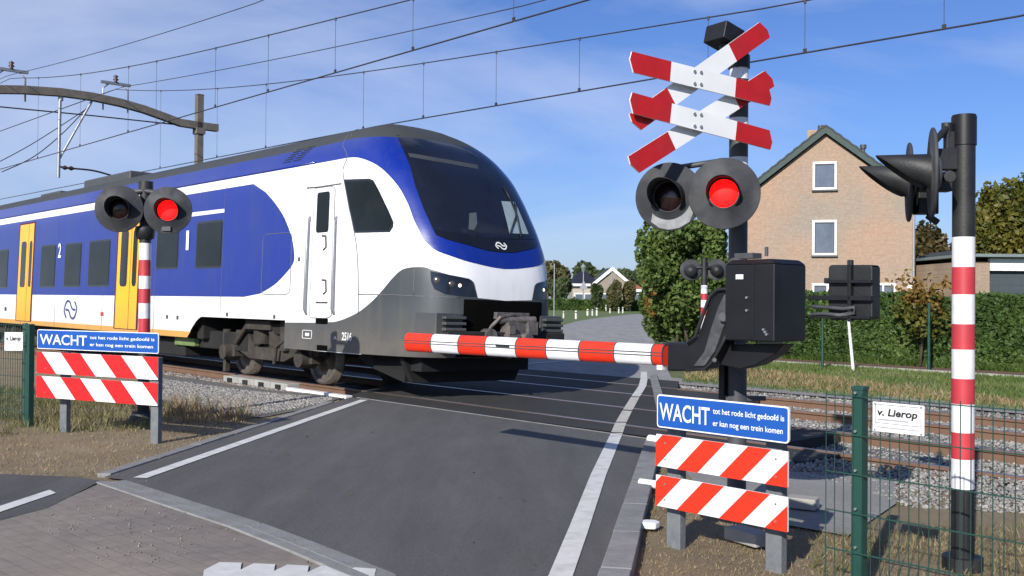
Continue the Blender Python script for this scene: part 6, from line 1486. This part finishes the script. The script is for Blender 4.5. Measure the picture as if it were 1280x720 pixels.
# far houses
def far_house(x0, x1, ybase, yeave, yridge, Z, dep, wallm, roofm, label, gable=True, trim=None):
    a, b = at(x0, yeave, Z), at(x1, yeave, Z); zr_ = at((x0 + x1) / 2, yridge, Z).z; ze = a.z; c = V(((a.x + b.x) / 2, Z, 0)); w = (b.x - a.x) / 2
    T = thing('far_house', label, 'house', c); mb = MB(); X = V((1, 0, 0)); Y = V((0, 1, 0))
    if gable:
        mb.prism([(-w, 0), (w, 0), (w, ze), (0, zr_), (-w, ze)], c, X, UP, Y, 0, dep); link('wall', mb, wallm, T)
        mb = MB(); t = MB(); k = .6
        for s in (-1, 1):
            sl = (zr_ - ze) / w
            mb.prism([(0, zr_ + .45), (s * (w + k), ze + .45 - sl * k), (s * (w + k), ze + .1 - sl * k), (0, zr_ + .1)], c, X, UP, Y, -.2, dep + .3)
            t.prism([(0, zr_ + .5), (s * (w + k + .1), ze + .45 - sl * k), (s * (w + k + .1), ze - .05 - sl * k), (0, zr_ - .05)], c, X, UP, Y, -.35, -.22)
        link('roof', mb, roofm, T)
        if trim: link('gable_trim', t, trim, T)
    else:
        mb.box(c + Y * dep / 2 + UP * ze / 2, (2 * w, dep, ze)); link('wall', mb, wallm, T)
        mb = MB(); k = .5; r = w * .25; vs = [c + X * -(w + k) - Y * k + UP * ze, c + X * (w + k) - Y * k + UP * ze, c + X * (w + k) + Y * (dep + k) + UP * ze, c + X * -(w + k) + Y * (dep + k) + UP * ze, c - X * r + Y * dep / 2 + UP * zr_, c + X * r + Y * dep / 2 + UP * zr_]
        mb.add(vs, [(0, 1, 5, 4), (1, 2, 5), (2, 3, 4, 5), (3, 0, 4), (0, 3, 2, 1)]); link('roof', mb, roofm, T)
        mb = MB(); mb.box(c - Y * (k + .05) + UP * (ze - .12), (2 * w + 2 * k, .12, .35)); link('gutter', mb, trim or M['plast_white'], T)
    for s in (-.45, .35):
        mb = MB(); mb.box(c + X * (w * s) - Y * .06 + UP * 1.6, (1.4, .1, 1.2)); wd_ = link('window', mb, M['plast_white'], T); mb = MB(); mb.box(c + X * (w * s) - Y * .12 + UP * 1.6, (1.15, .05, .95)); link('pane', mb, M['glass_h'], wd_)
    return T
M['farwall'] = mat('far_brick', (.25, .22, .18), .9, var=.15, scale=1); M['farwall2'] = mat('far_pale_wall', (.40, .36, .31), .9, var=.1, scale=1)
far_house(716, 746, 384, 355, 338, 142, 9, M['farwall2'], mat('slate', (.012, .015, .028), .7), 'far bungalow with a black hipped roof behind the street lamp', gable=False)
far_house(746, 784, 384, 354, 338, 138, 12, M['farwall'], M['tile'], 'far house with a white edged gable beyond the field', trim=M['plast_white'])
far_house(783, 803, 384, 362, 353, 134, 8, M['farwall'], M['tile_o'], 'far low house with an orange roof at the edge of the bush', gable=False)
# white garden things on the far hedge, parked cars would read the same: garden walls
for i, (x, w) in enumerate(((697, 10), (708, 7), (718, 6), (742, 7), (752, 5))):
    a = at(x, 376, 131); mb = MB(); pts = [(-w / 2, 0), (w / 2, 0), (w / 2, .9), (w / 3, 1.5), (0, 1.8 - .2 * (i % 2)), (-w / 3, 1.45), (-w / 2, .8)]; k = 131 / F
    mb.prism([(p[0] * k, p[1]) for p in pts], V((a.x, a.y, 0)), V((1, 0, 0)), UP, V((0, 1, 0)), 0, .8); o = link('blossoming_shrub', mb, M['curtain'], bevel=.1); tagp(o, 'pale blossoming shrub behind the low far hedge', 'shrub', 'pale shrubs behind the far hedge')
# bollards on the far verge
for i, (x, y0, y1, w) in enumerate(((704.5, 389, 397, 2.2), (720, 388, 398, 3), (734.5, 386, 394, 3), (740.5, 386.5, 394, 2.2), (746, 384.5, 394, 2.6), (712.5, 380, 385, 1.5), (735, 380, 386, 1.5), (757.5, 381, 388, 1.6), (762.5, 385, 391, 1.8), (773.5, 384, 391, 2.0), (778.5, 383.5, 391, 2.0), (787.5, 381.5, 388.5, 2.2))):
    g = gp(x, y1 + .3); h_ = at(x, y0, g.y).z; r_ = w / 2 * g.y / F; mb = MB(); mb.cyl(V((g.x, g.y, -.05)), V((g.x, g.y, h_ - r_)), r_, n=10); mb.lathe([(r_, 0), (r_ * .7, r_ * .7), (.001, r_)], V((g.x, g.y, h_ - r_)), UP, 10)
    mb.cyl(V((g.x, g.y, h_ * .7)), V((g.x, g.y, h_ * .82)), r_ * 1.03, n=10, mi=1)
    tagp(link('bollard', mb, [M['curtain'], M['darkgrey']]), 'small pale bollard on the grass along the bend of the far road', 'bollard', 'pale bollards along the far road')
# street lamp, posts, sign
g = gp(729, 386.5); T = thing('street_lamp', 'tall grey street lamp with a lantern head beyond the far bend', 'street lamp', g)
h_ = at(729, 341, g.y).z; mb = MB(); mb.cyl(g, g + UP * h_, .11, .07, n=10); link('pole', mb, M['galv'], T)
mb = MB(); mb.lathe([(.12, 0), (.42, .75), (.45, .8), (.2, 1.1), (.001, 1.3)], g + UP * h_, UP, 12); link('lantern', mb, M['fascia'], T)
p = at(729.5, 357, g.y - .3); mb = MB(); mb.prism([(-.62, -.5), (.62, -.5), (0, .68)], p, V((1, 0, 0)), UP, V((0, -1, 0)), 0, .04); T2 = thing('traffic_sign', 'grey back of a triangular traffic sign fixed to the far street lamp', 'traffic sign', p); link('plate', mb, M['galv'], T2)
mb = MB(); mb.cyl(at(729.5, 352, g.y - .25), at(729.5, 375, g.y - .25), .04, n=8); link('pole', mb, M['galv'], T2)
for x, y0, y1, w, lab, nm in ((692.5, 331, 396, 1.6, 'tall thin grey pole close beside the train nose', 'pole'), (764.5, 341, 387, 1.3, 'thin grey pole in front of the white edged far gable', 'pole')):
    g = gp(x, y1); h_ = at(x, y0, g.y).z; mb = MB(); mb.cyl(g, g + UP * h_, w / 2 * g.y / F, n=10); mb.cyl(g + UP * (h_ - .01), g + UP * (h_ + .08), w / 1.6 * g.y / F, n=10); tagp(link(nm, mb, M['galv']), lab, 'pole')
# far field strip: lawn is lighter than the meadow
M['lawn'] = mat_ground('far_lawn', [[(.09, .14, .04), (.14, .18, .07)], [(.10, .15, .05), (.16, .19, .08)]], [.2, 3], bump=.4)
sheet('lawn', [gp(640, 420), gp(702, 407.5), gp(722, 401.6), gp(749, 397.3), gp(791, 393), gp(830, 390), at(830, 384, 132).xy.to_3d(), at(600, 384, 140).xy.to_3d()], -.02, M['lawn'])
SKY_STRENGTH = .095; SUN = 5.0; EXPO = 0.28; SKY_TINT = (.49, .65, 1.05, 1); CLOUD = (6.4, 7.0, 8.5, 1)
# ================================================================== LIGHT, SKY, CAMERA
SDIR = V((.85, 1.80, -1.0)).normalized()      # the way the sunlight travels
el = math.asin(-SDIR.z); az = math.atan2(-SDIR.x, -SDIR.y)
wd = bpy.data.worlds.new('World'); scene.world = wd; wd.use_nodes = True; nt = wd.node_tree; N = nt.nodes; Lk = nt.links
bg = N['Background']; bg.inputs['Strength'].default_value = SKY_STRENGTH
sky = N.new('ShaderNodeTexSky'); sky.sky_type = 'NISHITA'; sky.sun_disc = False; sky.sun_elevation = el; sky.sun_rotation = az
sky.altitude = 0; sky.air_density = 1.0; sky.dust_density = .6; sky.ozone_density = 2.2
tc = N.new('ShaderNodeTexCoord'); mp = N.new('ShaderNodeMapping'); mp.inputs['Scale'].default_value = (1.0, 1.0, 3.2); mp.inputs['Rotation'].default_value = (.35, .25, .5)
Lk.new(tc.outputs['Generated'], mp.inputs['Vector'])
n1 = N.new('ShaderNodeTexNoise'); n1.inputs['Scale'].default_value = 1.5; n1.inputs['Detail'].default_value = 9; n1.inputs['Roughness'].default_value = .55; n1.inputs['Distortion'].default_value = .5
Lk.new(mp.outputs['Vector'], n1.inputs['Vector'])
# thin cloud, thicker toward the left of the view (a direction in the sky, not the picture)
dt = N.new('ShaderNodeVectorMath'); dt.operation = 'DOT_PRODUCT'; dt.inputs[1].default_value = (-.83, .45, .28); Lk.new(tc.outputs['Generated'], dt.inputs[0])
mr = N.new('ShaderNodeMapRange'); mr.inputs['From Min'].default_value = .15; mr.inputs['From Max'].default_value = .95; mr.inputs['To Min'].default_value = -.06; mr.inputs['To Max'].default_value = .30; Lk.new(dt.outputs['Value'], mr.inputs['Value'])
sm_ = N.new('ShaderNodeMath'); sm_.operation = 'ADD'; Lk.new(n1.outputs['Fac'], sm_.inputs[0]); Lk.new(mr.outputs[0], sm_.inputs[1])
rp = N.new('ShaderNodeValToRGB'); rp.color_ramp.elements[0].position = .52; rp.color_ramp.elements[1].position = .88; rp.color_ramp.elements[1].color = (.75, .75, .75, 1); Lk.new(sm_.outputs[0], rp.inputs['Fac'])
tint = N.new('ShaderNodeMixRGB'); tint.blend_type = 'MULTIPLY'; tint.inputs[0].default_value = 1; tint.inputs[2].default_value = SKY_TINT; Lk.new(sky.outputs[0], tint.inputs[1])
mx = N.new('ShaderNodeMixRGB'); mx.inputs[2].default_value = CLOUD; Lk.new(rp.outputs['Color'], mx.inputs[0]); Lk.new(tint.outputs[0], mx.inputs[1]); Lk.new(mx.outputs[0], bg.inputs['Color'])
sl = bpy.data.lights.new('sun', 'SUN'); sl.energy = SUN; sl.angle = math.radians(.5); sl.color = (1, .95, .86)
so = bpy.data.objects.new('sun', sl); COL.objects.link(so); so.rotation_euler = SDIR.to_track_quat('-Z', 'Y').to_euler(); so.location = (-20, -30, 30)
cam = bpy.data.cameras.new('camera'); cam.sensor_width = 36; cam.lens = F / 1280 * 36; cam.clip_start = .05; cam.clip_end = 2000
co = bpy.data.objects.new('camera', cam); COL.objects.link(co); co.matrix_world = Matrix.Translation(CP) @ CR.to_4x4(); scene.camera = co
vs_ = scene.view_settings; scene.display_settings.display_device = 'sRGB'; vs_.view_transform = 'Standard'; vs_.look = 'None'; vs_.gamma = 1; vs_.use_curve_mapping = False; vs_.exposure = EXPO
scene.render.engine = 'CYCLES'; scene.cycles.use_denoising = True; scene.cycles.max_bounces = 6; scene.cycles.sample_clamp_indirect = 6
